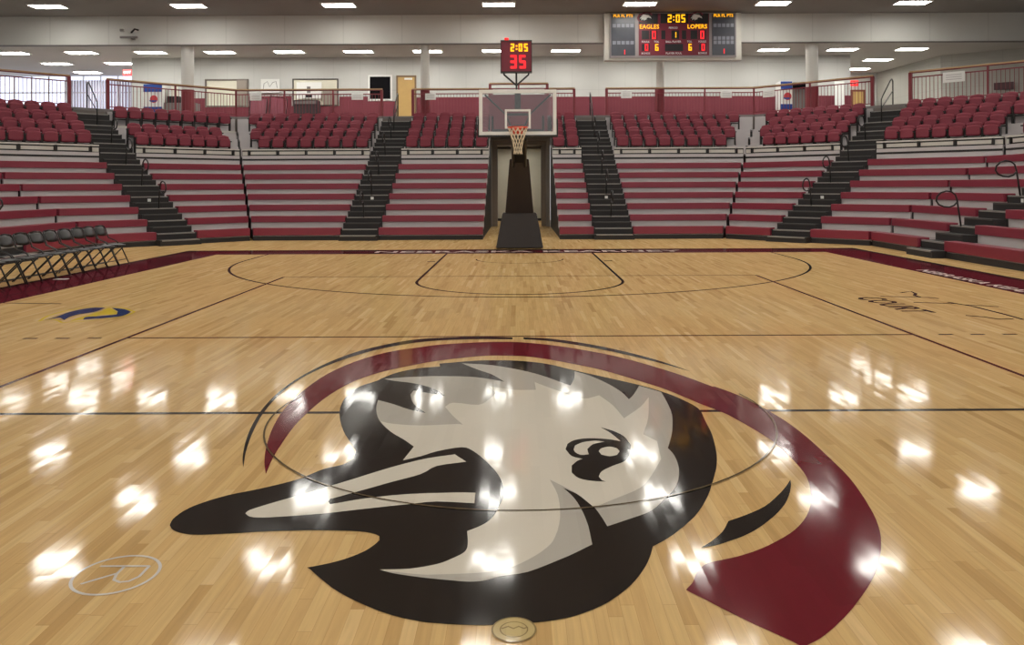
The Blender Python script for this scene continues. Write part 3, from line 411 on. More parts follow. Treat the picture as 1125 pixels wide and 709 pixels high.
for i in range(-6, 8):
    x = -4.0+3.03*i
    dup(tr, (x, 34.95, ZS), 0, 'small bright troffer in the walkway soffit, %s from left' % (ORD[k] if k < 15 else 'last'), 'troffers in the walkway soffit').scale = (1, 1, 1); k += 1
for i, (x, y) in enumerate(((-22.0, 38), (-19.0, 38), (-22.1, 40.9), (-25.0, 35), (-28, 35), (17.05, 37.9), (17.3, 40.9))):
    dup(tr, (x, y, ZS), 0, 'troffer over the deep %s end of the walkway, %s of them' % ('left' if x < 0 else 'right', ORD[i]), 'troffers over the walkway ends')

dup(tr, (0, 35.0, 3.6), 0, 'added fill light in the low ceiling of the passage behind the hoop', 'added passage fill lights').scale = (.7, .7, 1)  # unseen lamp added to brighten the passage jambs and cream doors
dup(tr, (0, 37.6, 3.6), 0, 'added fill light deep in the ceiling of the passage near its doors', 'added passage fill lights').scale = (.5, .5, 1)  # second unseen lamp, added to lift the far end of the passage
# ------------------------------------------------------------------ bleachers
DB = -.05
def S(k): return .397+RISE*(k-1)
def deck(k): return S(k)+(DB if k < 8 else 0)
class Frame:
    def __init__(s, o, d, n): s.o = o; s.d = d; s.n = n; s.rot = math.atan2(n[1], n[0])-math.pi/2
    def __call__(s, a, b): return (s.o[0]+s.d[0]*a+s.n[0]*b, s.o[1]+s.d[1]*a+s.n[1]*b)
    def quad(s, fa, fb, o0, o1): return [s(fa(o0), o0), s(fb(o0), o0), s(fb(o1), o1), s(fa(o1), o1)]
q = math.sqrt(.5)
FS = Frame((0, Y0), (1, 0), (0, 1))
FR = Frame((6.5, Y0), (q, -q), (q, q))
FL = Frame((-8.5, Y0), (-q, -q), (-q, q))
FSR = Frame((9.75, 22.05), (0, -1), (1, 0))
FSL = Frame((-11.75, 22.05), (0, -1), (-1, 0))
def k_(v): return lambda o: v
blocks = []
def bleacher(F, fa, fb, label, ga=.05, gb=.05):
    """a block of bleachers between two boundary lines fa(o), fb(o); ga, gb the gaps left at its ends"""
    a = lambda o: fa(o)+ga
    b = lambda o: fb(o)-gb
    c = F((fa(0)+fb(0))/2, 0)
    t = thing('bleacher_section', label, 'bleachers', (c[0], c[1], 0))
    t.rotation_euler = (0, 0, F.rot)
    for k in range(1, 12):
        o0 = RUN*(k-1); o1 = RUN*k if k < 11 else 7.88
        zt = deck(k); zb = deck(k-1) if k > 1 else .13
        r1 = MB().prism(F.quad(a, b, o0, o0+.05), zb-.02, zt).build('riser', RISER, t)
        MB().prism(F.quad(a, b, o0+.05, o1-.001), zt-.05, zt).build('deck', mat_deck, t)
        MB().prism(F.quad(lambda o: a(o)+.02, lambda o: b(o)-.02, o0+.06, o1), 0, zt-.06).build('understructure', SKIRT, t)
    MB().prism(F.quad(a, b, 7.80, 7.88), 3.96, ZF-.1).build('riser', RISER, t)
    MB().prism(F.quad(a, b, -.03, .06), 0, .135).build('base_skirt', SKIRT, t)
    for k in range(1, 8):
        o0 = RUN*(k-1)
        m = MB().prism(F.quad(a, b, o0-.07, o0+.22), S(k)-(.235 if k == 1 else .205), S(k))
        m.build('bench', BENCH, t, bevel=.012)
    # rail of panels in front of the first chair row
    o8 = RUN*7
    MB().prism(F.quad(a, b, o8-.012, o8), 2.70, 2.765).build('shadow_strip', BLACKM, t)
    MB().prism(F.quad(a, b, o8-.02, o8+.05), 3.085, 3.135).build('footrail', DECKW, t)
    MB().prism(F.quad(a, b, o8+.06, o8+.09), 2.88, 3.10).build('footrail_backing', BLACKM, t)
    L = b(o8)-a(o8); n = max(1, round((L-.5)/1.02))
    st = a(o8)+.25; w = (L-.5)/n
    MB().prism(F.quad(lambda o: a(o8), lambda o: st-.03, o8+.02, o8+.05), 2.90, 3.04).build('panel', DECKW, t)
    MB().prism(F.quad(lambda o: st+n*w+.03, lambda o: b(o8), o8+.02, o8+.05), 2.90, 3.04).build('panel', DECKW, t)
    for i in range(n):
        MB().prism(F.quad(lambda o: st+i*w+.06, lambda o: st+(i+1)*w-.06, o8+.02, o8+.05), 2.925, 3.04).build('panel', DECKW, t)
    for i in range(n+1):
        MB().prism(F.quad(lambda o: st+i*w-.035, lambda o: st+i*w+.035, o8-.03, o8+.03), 2.88, 3.09).build('bracket', BLACKM, t)
    return t
mat_deck = mat('deck_gray', (150, 143, 142), .5, noise=.08, nscale=2)
sL = lambda o: -8.5-TT*o          # straight part, left mitre
sR = lambda o: 6.5+TT*o
fS = lambda o: -TT*o              # first mitre of a facet
fE = lambda o: 4.596+TT*o         # second mitre of a facet
bleacher(FS, sL, k_(-5.67), 'maroon bench bleacher block left of the stairs that climb left of the hoop', .05, 0)
bleacher(FS, k_(-4.46), k_(-1.16), 'maroon bench bleacher block between the hoop passage and the stairs left of it', 0, 0)
bleacher(FS, k_(1.27), k_(2.35), 'narrowest maroon bench bleacher block, just right of the hoop passage', 0, 0)
bleacher(FS, k_(3.6), sR, 'maroon bench bleacher block right of the stairs that climb right of the hoop', 0, .05)
BL1 = bleacher(FL, fS, k_(1.75), 'angled bleacher block in the left corner, on the hoop side of the corner stairs', .05, 0)
bleacher(FL, k_(2.95), fE, 'angled bleacher block in the left corner, behind the folding chairs', 0, .05)
bleacher(FR, fS, k_(1.6), 'angled bleacher block in the right corner, on the hoop side of the corner stairs', .05, 0)
bleacher(FR, k_(2.85), fE, 'angled bleacher block in the right corner, outside the corner stairs', 0, .05)
bleacher(FSR, fS, k_(2.65), 'short sideline bleacher block at right between the corner and the near stairs', .05, 0)
bleacher(FSR, k_(3.85), k_(12), 'sideline bleacher block at the right edge, nearer than the right sideline stairs', 0, 0)
bleacher(FSL, fS, k_(3.15), 'sideline bleacher block at the left edge behind the folding chairs', .05, 0)
bleacher(FSL, k_(4.45), k_(12), 'sideline bleacher block outside the left sideline stairs', 0, 0)

def aisle(F, a, b, label, rows=(2, 4, 6), hoop=True):
    c = F((a+b)/2, 0)
    t = thing('aisle_stairs', label, 'stairs', (c[0], c[1], 0))
    t.rotation_euler = (0, 0, F.rot)
    A, B = k_(a), k_(b)
    steps = [(-.36, 0, .165)]
    for k in range(1, 12):
        o0 = RUN*(k-1); z = deck(k)
        steps += [(o0-.0, o0+.37, z), (o0+.35, RUN*k, z+RISE/2)]
    steps[-1] = (7.33, 7.56, 4.16); steps.append((7.56, 7.9, 4.39))
    for i, (o0, o1, z) in enumerate(steps):
        st_ = MB().prism(F.quad(A, B, o0+.01, o1+.02), max(0, z-.5), z).build('step', STEP, t)
        MB().prism(F.quad(lambda o: a+.05, lambda o: b-.05, o0-.006, o0+.06), z-.03, z+.006).build('nosing', NOSE if i % 2 == 1 or i == 0 else NOSED, st_)
    cx = (a+b)/2
    for k in rows:
        o0 = RUN*(k-1)-.05; z0 = deck(k)
        P = lambda o, z: (*F(cx, o), z)
        pr = [(0, 0), (-.05, .35), (-.09, .62), (-.13, .74), (-.22, .81), (-.34, .83), (-.47, .79), (-.56, .70), (-.58, .60), (-.52, .51), (-.40, .46), (-.27, .45), (-.16, .49), (-.085, .57)]
        MB().tube([P(o0+u, z0+v) for u, v in pr], .021, 8).build('handrail', BLACKM, t, smooth=True)
    # rail at the stair head
    P = lambda o, z, s=cx: (*F(s, o), z)
    MB().tube([P(7.0, 3.95), P(7.0, 4.75), P(7.15, 4.9), P(7.85, 5.5), P(8.0, 5.58), P(8.1, 5.5), P(8.1, ZF)], .022, 8).build('head_rail', BLACKM, t, smooth=True)
    MB().tube([P(7.02, 4.45), P(8.1, 5.15)], .018, 6).build('head_rail', BLACKM, t)
    MB().prism(F.quad(lambda o: cx-.04, lambda o: cx+.06, RUN*3-.01, RUN*3), deck(4)-.16, deck(4)-.07).build('row_marker', WHITEP, t)
    # ends of the bench rows along the stairs
    return t
MB().prism(FL.quad(lambda o: fS(o)+.1, k_(1.72), RUN*10-.02, RUN*10), S(11)-.06, S(11)+.01).build('deck_edge', DECKW, BL1)
aisle(FS, -5.67, -4.46, 'black aisle stairs climbing through the straight bleachers left of the hoop', (2, 4, 6, 8, 10))
aisle(FS, 2.35, 3.6, 'black aisle stairs climbing through the straight bleachers right of the hoop', (2, 4, 6, 8, 10))
aisle(FL, 1.75, 2.95, 'black aisle stairs climbing the left corner of the bleachers', (3, 5, 7, 9))
aisle(FR, 1.6, 2.85, 'black aisle stairs climbing the right corner of the bleachers', (3, 5, 7, 9))
aisle(FSR, 2.65, 3.85, 'black aisle stairs with looped handrails at the right edge of the court', (2, 4, 6, 8))
aisle(FSL, 3.15, 4.45, 'black aisle stairs at the left edge beyond the folding chairs', (2, 4, 6, 8))

# ------------------------------------------------------------------ stadium chairs
ch = thing('stadium_chair', 'x', 'chair', (0, 0, 0), world=False)
def curved(w, z0, z1, y, th, arch, bow, r, nx=10, nz=5, lean=0):
    """upholstered shell: w wide, arched top, bowed in plan"""
    m = MB(); g = []
    for side in (0, 1):
        for j in range(nz+1):
            for i in range(nx+1):
                u = -1+2*i/nx; v = j/nz
                ww = w/2*(1-.05*(1-v)) 
                if v > .8: ww *= 1-.10*((v-.8)/.2)**2
                if v < .2: ww *= 1-.12*((.2-v)/.2)**2
                zz = z0+(z1-z0)*v+arch*(1-u*u)*v-arch*.35*(1-u*u)*(1-v)
                yy = y+bow*u*u*-1+(th if side else 0)*(1-.55*max(abs(u)**4, (2*v-1)**4))+lean*v
                m.v.append((u*ww, yy, zz))
    W = nx+1; n = W*(nz+1)
    for j in range(nz):
        for i in range(nx):
            a = j*W+i; m.f.append((a, a+1, a+W+1, a+W)); m.f.append((n+a, n+a+W, n+a+W+1, n+a+1))
    for j in range(nz):
        for i in (0, nx):
            a = j*W+i; m.f.append((a, a+W, n+a+W, n+a) if i == 0 else (a, n+a, n+a+W, a+W))
    for i in range(nx):
        a = i; m.f.append((a, n+a, n+a+1, a+1)); a = nz*W+i; m.f.append((a, a+1, n+a+1, n+a))
    return m
# local axes: -y is the side that faces the court
curved(.455, .36, .735, .10, .06, .045, .03, 0, lean=.02).build('backrest', CHAIRM, ch, smooth=True)
curved(.43, .33, .635, -.06, .075, .03, .0, 0, lean=.02).build('seat', CHAIRM, ch, smooth=True)
curved(.44, .34, .70, .165, .02, .045, .03, 0, nx=6, nz=3, lean=.02).build('back_shell', BLACKM, ch, smooth=True)
for s in (-1, 1):
    m = MB(); x = s*.226
    m.box(x-.016, x+.016, .0, .14, 0, .54); m.box(x-.018, x+.018, -.10, .16, .52, .56); m.box(x-.018, x+.018, -.06, .16, 0, .03)
    m.build('leg', BLACKM, ch)
MB().box(-.21, .21, .09, .13, .26, .30).build('crossbar', BLACKM, ch)
first = [True]; nchairs = 0
RN = {8: 'front', 9: 'second', 10: 'third', 11: 'top'}
def chairs(F, fa, fb, anchor, where, rot, skip=(), cut=None):
    """rows 8-11 of one block, filled from its stair end"""
    global nchairs
    PITCH = .497 if rot else .535
    for k in (8, 9, 10, 11):
        if k in skip: continue
        o = RUN*(k-1)+.36
        a, b = fa(o), fb(o); n = int((b-a)/PITCH)
        if cut: n = min(n, cut)
        for i in range(n):
            s = (a+PITCH*(i+.5)) if anchor == 'a' else (b-PITCH*(i+.5))
            x, y = F(s, o)
            lab = 'maroon folded stadium chair, %s row, %s from %s' % (RN[k], ORD[i], where)
            g = 'maroon stadium chairs above the benches'
            if first[0]: ch.location = (x, y, deck(k)); ch.rotation_euler = (0, 0, rot); ch['label'] = lab; ch['group'] = g; first[0] = False
            else: dup(ch, (x, y, deck(k)), rot, lab, g)
            nchairs += 1
m3 = .32
chairs(FS, lambda o: sL(o)+m3, k_(-5.75), 'b', 'stairs, block left of left straight stairs', 0)
chairs(FS, k_(-4.38), k_(-1.14), 'a', 'stairs, block just left of hoop', 0)
chairs(FS, k_(1.22), k_(2.32), 'b', 'stairs, narrow block right of hoop', 0)
chairs(FS, k_(3.7), lambda o: sR(o)-m3, 'a', 'stairs, block right of right straight stairs', 0)
chairs(FL, lambda o: fS(o)+(.05 if o > 7 else m3), k_(1.68), 'b', 'left corner stairs, hoop side', math.radians(45), skip=(10,))
chairs(FL, k_(3.05), lambda o: fE(o)-m3, 'a', 'left corner stairs, outer side', math.radians(45))
chairs(FR, lambda o: fS(o)+m3, k_(1.5), 'b', 'right corner stairs, hoop side', math.radians(-45))
chairs(FR, k_(2.95), lambda o: fE(o)-m3, 'a', 'right corner stairs, outer side', math.radians(-45))
chairs(FSR, lambda o: fS(o)+.5, k_(2.6), 'a', 'the corner seam, right sideline block', math.radians(-90), cut=4)
print('CHAIRS', nchairs)

# ------------------------------------------------------------------ guard rails of the walkway
def guard(pts, label, posts=2.4, balusters=True, z0=ZF, skip_ends=False):
    t = thing('guard_rail', label, 'railing', (pts[0][0], pts[0][1], z0))
    zt = 5.78; m = MB(); mm = MB(); bl = MB()
    for a, b in zip(pts, pts[1:]):
        d = Vector((b[0]-a[0], b[1]-a[1])); L = d.length; d.normalize(); n = Vector((-d.y, d.x))
        def qd(s0, s1, w): 
            p0 = Vector(a)+d*s0; p1 = Vector(a)+d*s1
            return [tuple(p0+n*w), tuple(p1+n*w), tuple(p1-n*w), tuple(p0-n*w)]
        m.prism(qd(-.03, L+.03, .045), zt-.05, zt)
        mm.prism(qd(0, L, .02), zt-.085, zt-.05); mm.prism(qd(0, L, .018), zt-.25, zt-.21); mm.prism(qd(0, L, .018), z0+.08, z0+.11)
        k = max(1, round(L/posts))
        for i in range(k+1):
            s = L*i/k
            pw = .055 if (i in (0, k) and (a is pts[0] and i == 0 or b is pts[-1] and i == k)) else .03
            MB().prism(qd(s-pw, s+pw, pw), z0-.1, zt-.05).build('post', MARS, t)
        if balusters:
            k = int(L/.13)
            for i in range(1, k): bl.prism(qd(L*i/k-.008, L*i/k+.008, .008), z0+.1, zt-.22)
    m.build('top_rail', RAILW, t); mm.build('mid_rail', MARS, t)
    if bl.v: bl.build('balusters', MARS, t)
    return t
r_ = 7.94
GR1 = (-8.5-TT*r_, Y0+r_)
guard([FL(1.7, r_), GR1, (-5.72, Y0+r_)], 'maroon guard rail with oak top bending round the left corner of the walkway')
guard([(-4.42, Y0+r_), (-1.14, Y0+r_)], 'short straight maroon guard rail right of the oak door')
guard([(-1.14, 31.55), (1.12, 31.55)], 'small raised guard rail on the balcony behind the backboard', posts=1.13, balusters=False)
guard([(1.12, Y0+r_), (2.3, Y0+r_)], 'shortest maroon guard rail, just right of the backboard', posts=1.2)
guard([(3.65, Y0+r_), (6.5+TT*r_, Y0+r_), FR(1.55, r_)], 'maroon guard rail with oak top below the scoreboard, bending round the right corner')
guard([FR(2.9, r_), (9.75+r_, 22.05+TT*r_), (9.75+r_, 18)], 'maroon guard rail with oak top at the far right edge')
guard([FL(3.0, r_), (-11.75-r_, 22.05+TT*r_), (-11.75-r_, 18)], 'maroon guard rail with oak top at the far left edge, before bright windows')

# papers taped to the rails
def paper(F, s, o, w, h, z, label, name='paper_sign', m=None, cat='sign'):
    a = F(s-w/2, o); b = F(s+w/2, o)
    n = F.n
    t = thing(name, label, cat, (F(s, o)[0], F(s, o)[1], z))
    MB().prism([a, b, (b[0]-n[0]*.012, b[1]-n[1]*.012), (a[0]-n[0]*.012, a[1]-n[1]*.012)], z, z+h).build('sheet', m or WHITEP, t)
    ln = MB()
    for i in range(3):
        zz = z+h*(.25+.22*i)
        a = F(s-w*.36, o-.014); b = F(s+w*.36, o-.014)
        ln.prism([a, b, (b[0]-n[0]*.003, b[1]-n[1]*.003), (a[0]-n[0]*.003, a[1]-n[1]*.003)], zz, zz+h*.06)
    ln.build('text_lines', PALEG, t)
    return t
paper(FS, -10.95, r_-.05, .48, .26, 5.30, 'white paper taped to the walkway rail left of the tall poster')
paper(FS, -6.72, r_-.05, .48, .26, 5.31, 'white paper taped to the rail below the dark window')
paper(FS, -3.68, r_-.05, .44, .26, 5.30, 'white paper taped to the rail beside the slim column right of the oak door')
paper(FS, 4.47, r_-.05, .44, .26, 5.33, 'white paper taped to the rail just right of the right straight stairs')
paper(FS, 8.62, r_-.05, .46, .26, 5.33, 'white paper taped to the rail below the right end of the scoreboard')
paper(FR, -2.6, r_-.05, .5, .28, 5.30, 'white paper on the angled rail beside the blue vending machine')
paper(FR, 4.35, r_-.05, .7, .36, 5.25, 'wide white paper on the far right rail')
# concourse furnishings
def on_wall(x0, x1, z0, z1, name, label, cat, m, y=YW-.06):
    return tag(MB().box(x0, x1, y, y+.02, z0, z1).build(name, m, loc=((x0+x1)/2, y, z0)), label, cat)
t = thing('poster', 'white poster with a line drawing on the wall between the two hatches', 'poster', (-11.4, YW-.05, 6.0))
MB().box(-11.85, -11.0, YW-.06, YW-.04, 6.03, 6.66).build('sheet', WHITEP, t)
sk = MB(); pts = [(-11.75, 6.1), (-11.7, 6.45), (-11.55, 6.55), (-11.45, 6.3), (-11.3, 6.5), (-11.15, 6.55), (-11.1, 6.25)]
sk.tube([(a, YW-.065, b) for a, b in pts], .012, 5); sk.build('drawing', GRAYB, t)
t = thing('poster', 'pale poster with a dark figure shape inside the right hatch', 'poster', (-9.6, YW-.1, 5.6))
MB().box(-10.2, -9.05, YW-.1, YW-.085, 5.75, 6.5).build('sheet', WHITEP, t)
MB().box(-9.72, -9.56, YW-.115, YW-.1, 6.0, 6.3).build('figure', GRAYB, t)
MB().box(-9.78, -9.5, YW-.115, YW-.1, 5.8, 5.95).build('figure', BLACKM, t)
def vending(x, y, label, hw=.41):
    t = thing('vending_machine', label, 'vending machine', (x, y, ZF))
    MB().box(x-hw-.01, x+hw+.01, y, y+.7, ZF, 6.28).build('cabinet', WHITEP, t)
    MB().box(x-hw, x+hw, y-.015, y, 5.92, 6.26).build('top_panel', BLUE, t)
    MB().box(x-hw, x+hw, y-.015, y, 5.02, 5.26).build('bottom_panel', BLUE, t)
    e = MB(); vs = [(x+.05+.17*math.cos(a*math.pi/10), y-.018, 5.60+.17*math.sin(a*math.pi/10)) for a in range(20)]
    e.add(vs, [tuple(range(20))]); e.build('emblem', mat('emblem_red', (196, 60, 66), .5), t)
    e = MB(); vs = [(x+.02+.17*math.cos(a*math.pi/10), y-.019, 5.55+.09*math.sin(a*math.pi/10)) for a in range(10, 21)]
    e.add(vs, [tuple(range(11))]); e.build('emblem', BLUE, t)
vending(-16.15, 35.2, 'blue and white vending machine at the left end of the walkway')
vending(11.8, 35.2, 'narrow blue and white vending machine right of the scoreboard', .25)
t = thing('concession_cart', 'gray cart with dark dispenser beside the right vending machine', 'cart', (12.0, 35.2, ZF))
MB().box(12.10, 12.72, 35.2, 35.9, ZF, 5.92).build('cabinet', GRAYB, t); MB().box(12.08, 12.76, 35.1, 35.95, 5.92, 6.2).build('hood', DARK, t)
t = thing('concession_cart', 'gray table with dark boxes between left vending machine and thick left column', 'table', (-15.3, 35.4, ZF))
MB().box(-15.7, -14.35, 35.3, 35.9, ZF, 5.45).build('table_body', GRAYB, t); MB().box(-15.6, -15.1, 35.4, 35.8, 5.45, 5.75).build('dispenser', BLACKM, t); MB().box(-15.45, -15.25, 35.45, 35.7, 5.75, 6.2).build('dispenser', CREAMP, t)
t = thing('equipment_cart', 'dark boxy cart seen over the rail in front of the right hatch', 'cart', (-9.8, 35.4, ZF))
MB().box(-10.0, -8.95, 35.4, 36.0, ZF, 5.55).build('cabinet', mat('cart_dark', (58, 44, 48), .5), t); MB().box(-9.95, -9.0, 35.37, 35.4, 5.38, 5.5).build('grille', GRAYB, t)
for i, x in enumerate((-12.1, -11.2)):
    t = thing('folded_table', 'maroon folded panel leaning under the poster, %s one' % ('left' if i == 0 else 'right'), 'panel', (x, 35.9, ZF), 'maroon folded panels')
    MB().hexa([(x, 35.7, ZF), (x+.75, 35.7, ZF), (x+.75, 35.76, ZF), (x, 35.76, ZF)], [(x, 36.0, 5.8), (x+.75, 36.0, 5.66), (x+.75, 36.06, 5.66), (x, 36.06, 5.8)]).build('panel', mat('panel_maroon', (112, 42, 58), .5), t)
    MB().tube([(x, 35.68, ZF), (x, 35.98, 5.82), (x+.75, 35.98, 5.68), (x+.75, 35.68, ZF)], .02, 6).build('frame', BLACKM, t)
t = thing('banner_stand', 'narrow white standing banner near the right end of the walkway', 'banner', (14.4, 36, ZF))
MB().box(14.25, 14.68, 36.0, 36.04, ZF+.1, 6.35).build('banner_sheet', WHITEP, t); MB().box(14.2, 14.73, 35.95, 36.1, ZF, ZF+.1).build('base', BLACKM, t)
def exit_sign(x, y, z, label):
    t = thing('exit_sign', label, 'sign', (x, y, z))
    MB().box(x-.2, x+.2, y, y+.06, z, z+.28).build('housing', EXITR, t)
    text_mb('EXIT', .17, lambda u, v, w: (x+u, y-.004+w, z+.14+v)).build('lettering', WHITEP, t)
exit_sign(17.88, YD-.1, 6.96, 'small red exit sign over the narrow oak door at far right')
exit_sign(-18.85, 38.4, 7.1, 'small red exit sign before the bright windows at far left')
t = thing('wall_sign', 'dark brown sign board with pale lettering beyond the far right rail', 'sign', (21.2, 34, 5.7))
MB().prism([(21.12, 35.48), (21.72, 35.02), (21.69, 34.98), (21.09, 35.44)], 5.86, 6.18).build('board', mat('sign_brown', (70, 36, 40), .5), t)
# small device fixed to the bulkhead, left
t = thing('wall_bracket', 'small dark bracket with two fittings on the bulkhead at upper left', 'bracket', (-16.1, YB-.2, 7.85))
MB().box(-16.45, -15.75, 32.9, 33.0, 7.87, 7.95).build('bar', GRAYB, t); MB().box(-16.05, -15.95, 33.0, YB, 7.85, 7.95).build('arm', GRAYB, t)
MB().box(-16.45, -16.3, 32.9, 33.0, 8.15, 8.25).build('fitting', GRAYB, t)
MB().tube([(-16.0, 32.95, 8.1), (-15.85, 32.95, 8.25), (-15.7, 32.95, 8.2)], .04, 6).build('fitting', BLACKM, t)

# ------------------------------------------------------------------ scoreboard
SEG = {'0': 'abcdef', '1': 'bc', '2': 'abged', '3': 'abgcd', '5': 'afgcd', '6': 'afgedc', '8': 'abcdefg'}
def digits(txt, cx, cz, h, y, m, parent, name='digits', th=.16):
    """seven-segment figures standing in the plane y"""
    w = h*.5; g = h*.18; mb = MB(); tw = sum((h*.16 if c == ':' else w)+g for c in txt)-g; x = cx-tw/2; t = h*th
    for c in txt:
        if c == ':':
            for zz in (-.2, .2): mb.box(x, x+t, y-.01, y, cz+zz*h-t/2, cz+zz*h+t/2)
            x += h*.16+g; continue
        e = t*.15
        R = {'a': (x+e, x+w-e, cz+h/2-t, cz+h/2), 'g': (x+e, x+w-e, cz-t/2, cz+t/2), 'd': (x+e, x+w-e, cz-h/2, cz-h/2+t),
             'f': (x, x+t, cz+e, cz+h/2-e), 'e': (x, x+t, cz-h/2+e, cz-e), 'b': (x+w-t, x+w, cz+e, cz+h/2-e), 'c': (x+w-t, x+w, cz-h/2+e, cz-e)}
        for s_ in SEG[c]:
            x0, x1, z0, z1 = R[s_]; mb.box(x0, x1, y-.01, y, z0, z1)
        x += w+g
    return mb.build(name, m, parent)
SX, SZ, SY = 3.76, 6.96, 32.72
sb = thing('scoreboard', 'large electronic scoreboard showing 2:05, EAGLES and LOPERS on the bulkhead', 'scoreboard', (6.3, SY, SZ))
def ux(zx): return SX+(zx-80)/970*5.15
def uz(zy): return SZ+(440-zy)/340*1.80
def pane(x0, x1, y0, y1, m, name, y=SY, d=.02): return MB().box(ux(x0), ux(x1), y-d, y, uz(y1), uz(y0)).build(name, m, sb)
MB().box(ux(35), ux(1095), SY+.06, YB, uz(462), ZC-.05).build('backing', DECKW, sb)
MB().box(ux(75), ux(1052), SY, SY+.06, uz(444), uz(96)).build('cabinet', mat('scoreboard_frame', (150, 142, 142), .5), sb)
pane(86, 270, 106, 428, BOARDG, 'side_panel'); pane(866, 1042, 106, 428, BOARDG, 'side_panel')
for x0, x1 in ((92, 264), (872, 1036)):
    for r in range(8):
        c = MB()
        for i in range(5):
            w = (x1-x0)/5
            if r in (1, 5) or (r == 4 and x0 > 500): c.box(ux(x0+i*w+4), ux(x0+i*w+w-4), SY-.024, SY-.02, uz(150+r*33+27), uz(150+r*33))
        if c.v: c.build('reflection_cell_row', CELL_REFL, sb)  # lighter rows of cells stand in for reflections on the panel
CP = pane(298, 842, 104, 428, BOARDM, 'center_panel')
for a in ((300, 446, 104, 182), (690, 836, 104, 182), (466, 682, 104, 180)): pane(*a, BOARDK, 'display_window', SY-.02, .01)
for a in ((322, 378, 235, 303), (385, 440, 235, 303), (472, 504, 235, 303), (550, 610, 235, 303), (632, 664, 235, 303), (698, 750, 235, 303), (762, 816, 235, 303), (322, 382, 340, 392), (500, 640, 340, 395), (765, 816, 340, 392)):
    pane(*a, BOARDK, 'digit_window', SY-.02, .006)
def led(t, zx, zy, h, m): digits(t, ux(zx), uz(zy), h/340*1.8, SY-.03, m, CP)
led('2:05', 590, 143, 62, AMBER); led('0', 415, 270, 62, RED); led('0', 788, 270, 62, RED); led('1', 577, 270, 44, AMBER)
led('0', 358, 366, 52, RED); led('6', 437, 366, 52, AMBER); led('6', 694, 366, 52, AMBER); led('0', 795, 366, 52, RED)
led('1', 183, 402, 38, RED); led('1', 950, 398, 38, RED)
def cap(txt, zx, zy, h, m, name='caption'):
    x, z = ux(zx), uz(zy)
    text_mb(txt, h/340*1.8*1.35, lambda u, v, w: (x+u, SY-.032-w, z+v)).build(name, m, CP)
cap('EAGLES', 380, 207, 34, AMBER, 'team_name'); cap('LOPERS', 750, 207, 34, AMBER, 'team_name')
cap('PLR FL PTS', 178, 122, 24, AMBER, 'panel_heading'); cap('PLR FL PTS', 952, 122, 24, AMBER, 'panel_heading')
for t_, a, b in (('PERIOD', 565, 216), ('FOULS', 350, 323), ('TOL', 435, 323), ('BALL PLAYER', 565, 323), ('TOL', 690, 323), ('FOULS', 788, 323), ('BONUS', 352, 413), ('PLAYER FOUL', 568, 413), ('BONUS', 790, 413)):
    cap(t_, a, b, 15, CAPT)
MB().tube([(6.35, SY+.1, ZC-.04), (6.45, SY+.05, ZC-.02), (6.6, SY+.05, ZC-.02)], .05, 8).build('mount', BLACKM, sb)
# the head emblem, small, in both top windows
def emblem(x0, z0, sc, par):
    c = (-.45, 4.7)
    for key, m, dy in (('ring_maroon', BOARDM, 0), ('light_gray', WHITEP, .002)):
        p = LOGO[key]
        MB().add([(x0-(b-c[1])*sc, SY-.034-dy, z0+(a-c[0])*sc) for a, b in p], [tuple(range(len(p)))]).build('emblem', m, par)
emblem(ux(368), uz(143), .11, sb); emblem(ux(760), uz(143), .11, sb)

# ------------------------------------------------------------------ basketball hoop
XB = -.03; YBB = BASE-1.22
hp = thing('basketball_hoop', 'portable basketball hoop with glass backboard and black padded base', 'basketball hoop', (0, 22, 0))
hp2 = hp
fr = MB(); W2 = .915; Z0, Z1 = 2.90, 3.97
fr.box(XB-W2, XB+W2, YBB, YBB+.04, Z1-.08, Z1); fr.box(XB-W2, XB+W2, YBB, YBB+.04, Z0, Z0+.08)
fr.box(XB-W2, XB-W2+.08, YBB, YBB+.04, Z0+.08, Z1-.08); fr.box(XB+W2-.08, XB+W2, YBB, YBB+.04, Z0+.08, Z1-.08)
fr = fr.build('backboard_frame', WHITEP, hp)
MB().box(XB-W2+.07, XB+W2-.07, YBB+.012, YBB+.024, Z0+.07, Z1-.07).build('backboard_glass', GLASS, hp)
sq = MB(); a, b, c, d_ = XB-.305, XB+.305, 3.05, 3.507
sq.box(a, b, YBB, YBB+.01, d_-.05, d_); sq.box(a, b, YBB, YBB+.01, c, c+.05); sq.box(a, a+.05, YBB, YBB+.01, c+.05, d_-.05); sq.box(b-.05, b, YBB, YBB+.01, c+.05, d_-.05)
sq.build('target_square', WHITEP, hp)
pd = MB(); pd.box(XB-W2-.02, XB+W2+.02, YBB-.02, YBB+.06, Z0-.05, Z0-.001); pd.box(XB-W2-.035, XB-W2-.001, YBB-.02, YBB+.06, Z0-.05, Z0+.38); pd.box(XB+W2+.001, XB+W2+.035, YBB-.02, YBB+.06, Z0-.05, Z0+.38)
pd.build('edge_padding', BLACKM, hp, bevel=.01)
rc = (XB, YBB-.38); rim = MB(); ra = .2286
rim.tube([(rc[0]+ra*math.cos(i*math.pi/16), rc[1]+ra*math.sin(i*math.pi/16), 3.05) for i in range(32)], .013, 8, closed=True)
rim.box(XB-.14, XB+.14, YBB-.16, YBB, 3.0, 3.035); rim.box(XB-.11, XB+.11, YBB-.03, YBB-.005, 2.92, 3.07)
rim.tube([(XB-.1, YBB-.02, 2.93), (XB-.12, YBB-.24, 3.04)], .01, 6); rim.tube([(XB+.1, YBB-.02, 2.93), (XB+.12, YBB-.24, 3.04)], .01, 6)
rim = rim.build('rim', ORANGE, hp, smooth=False)
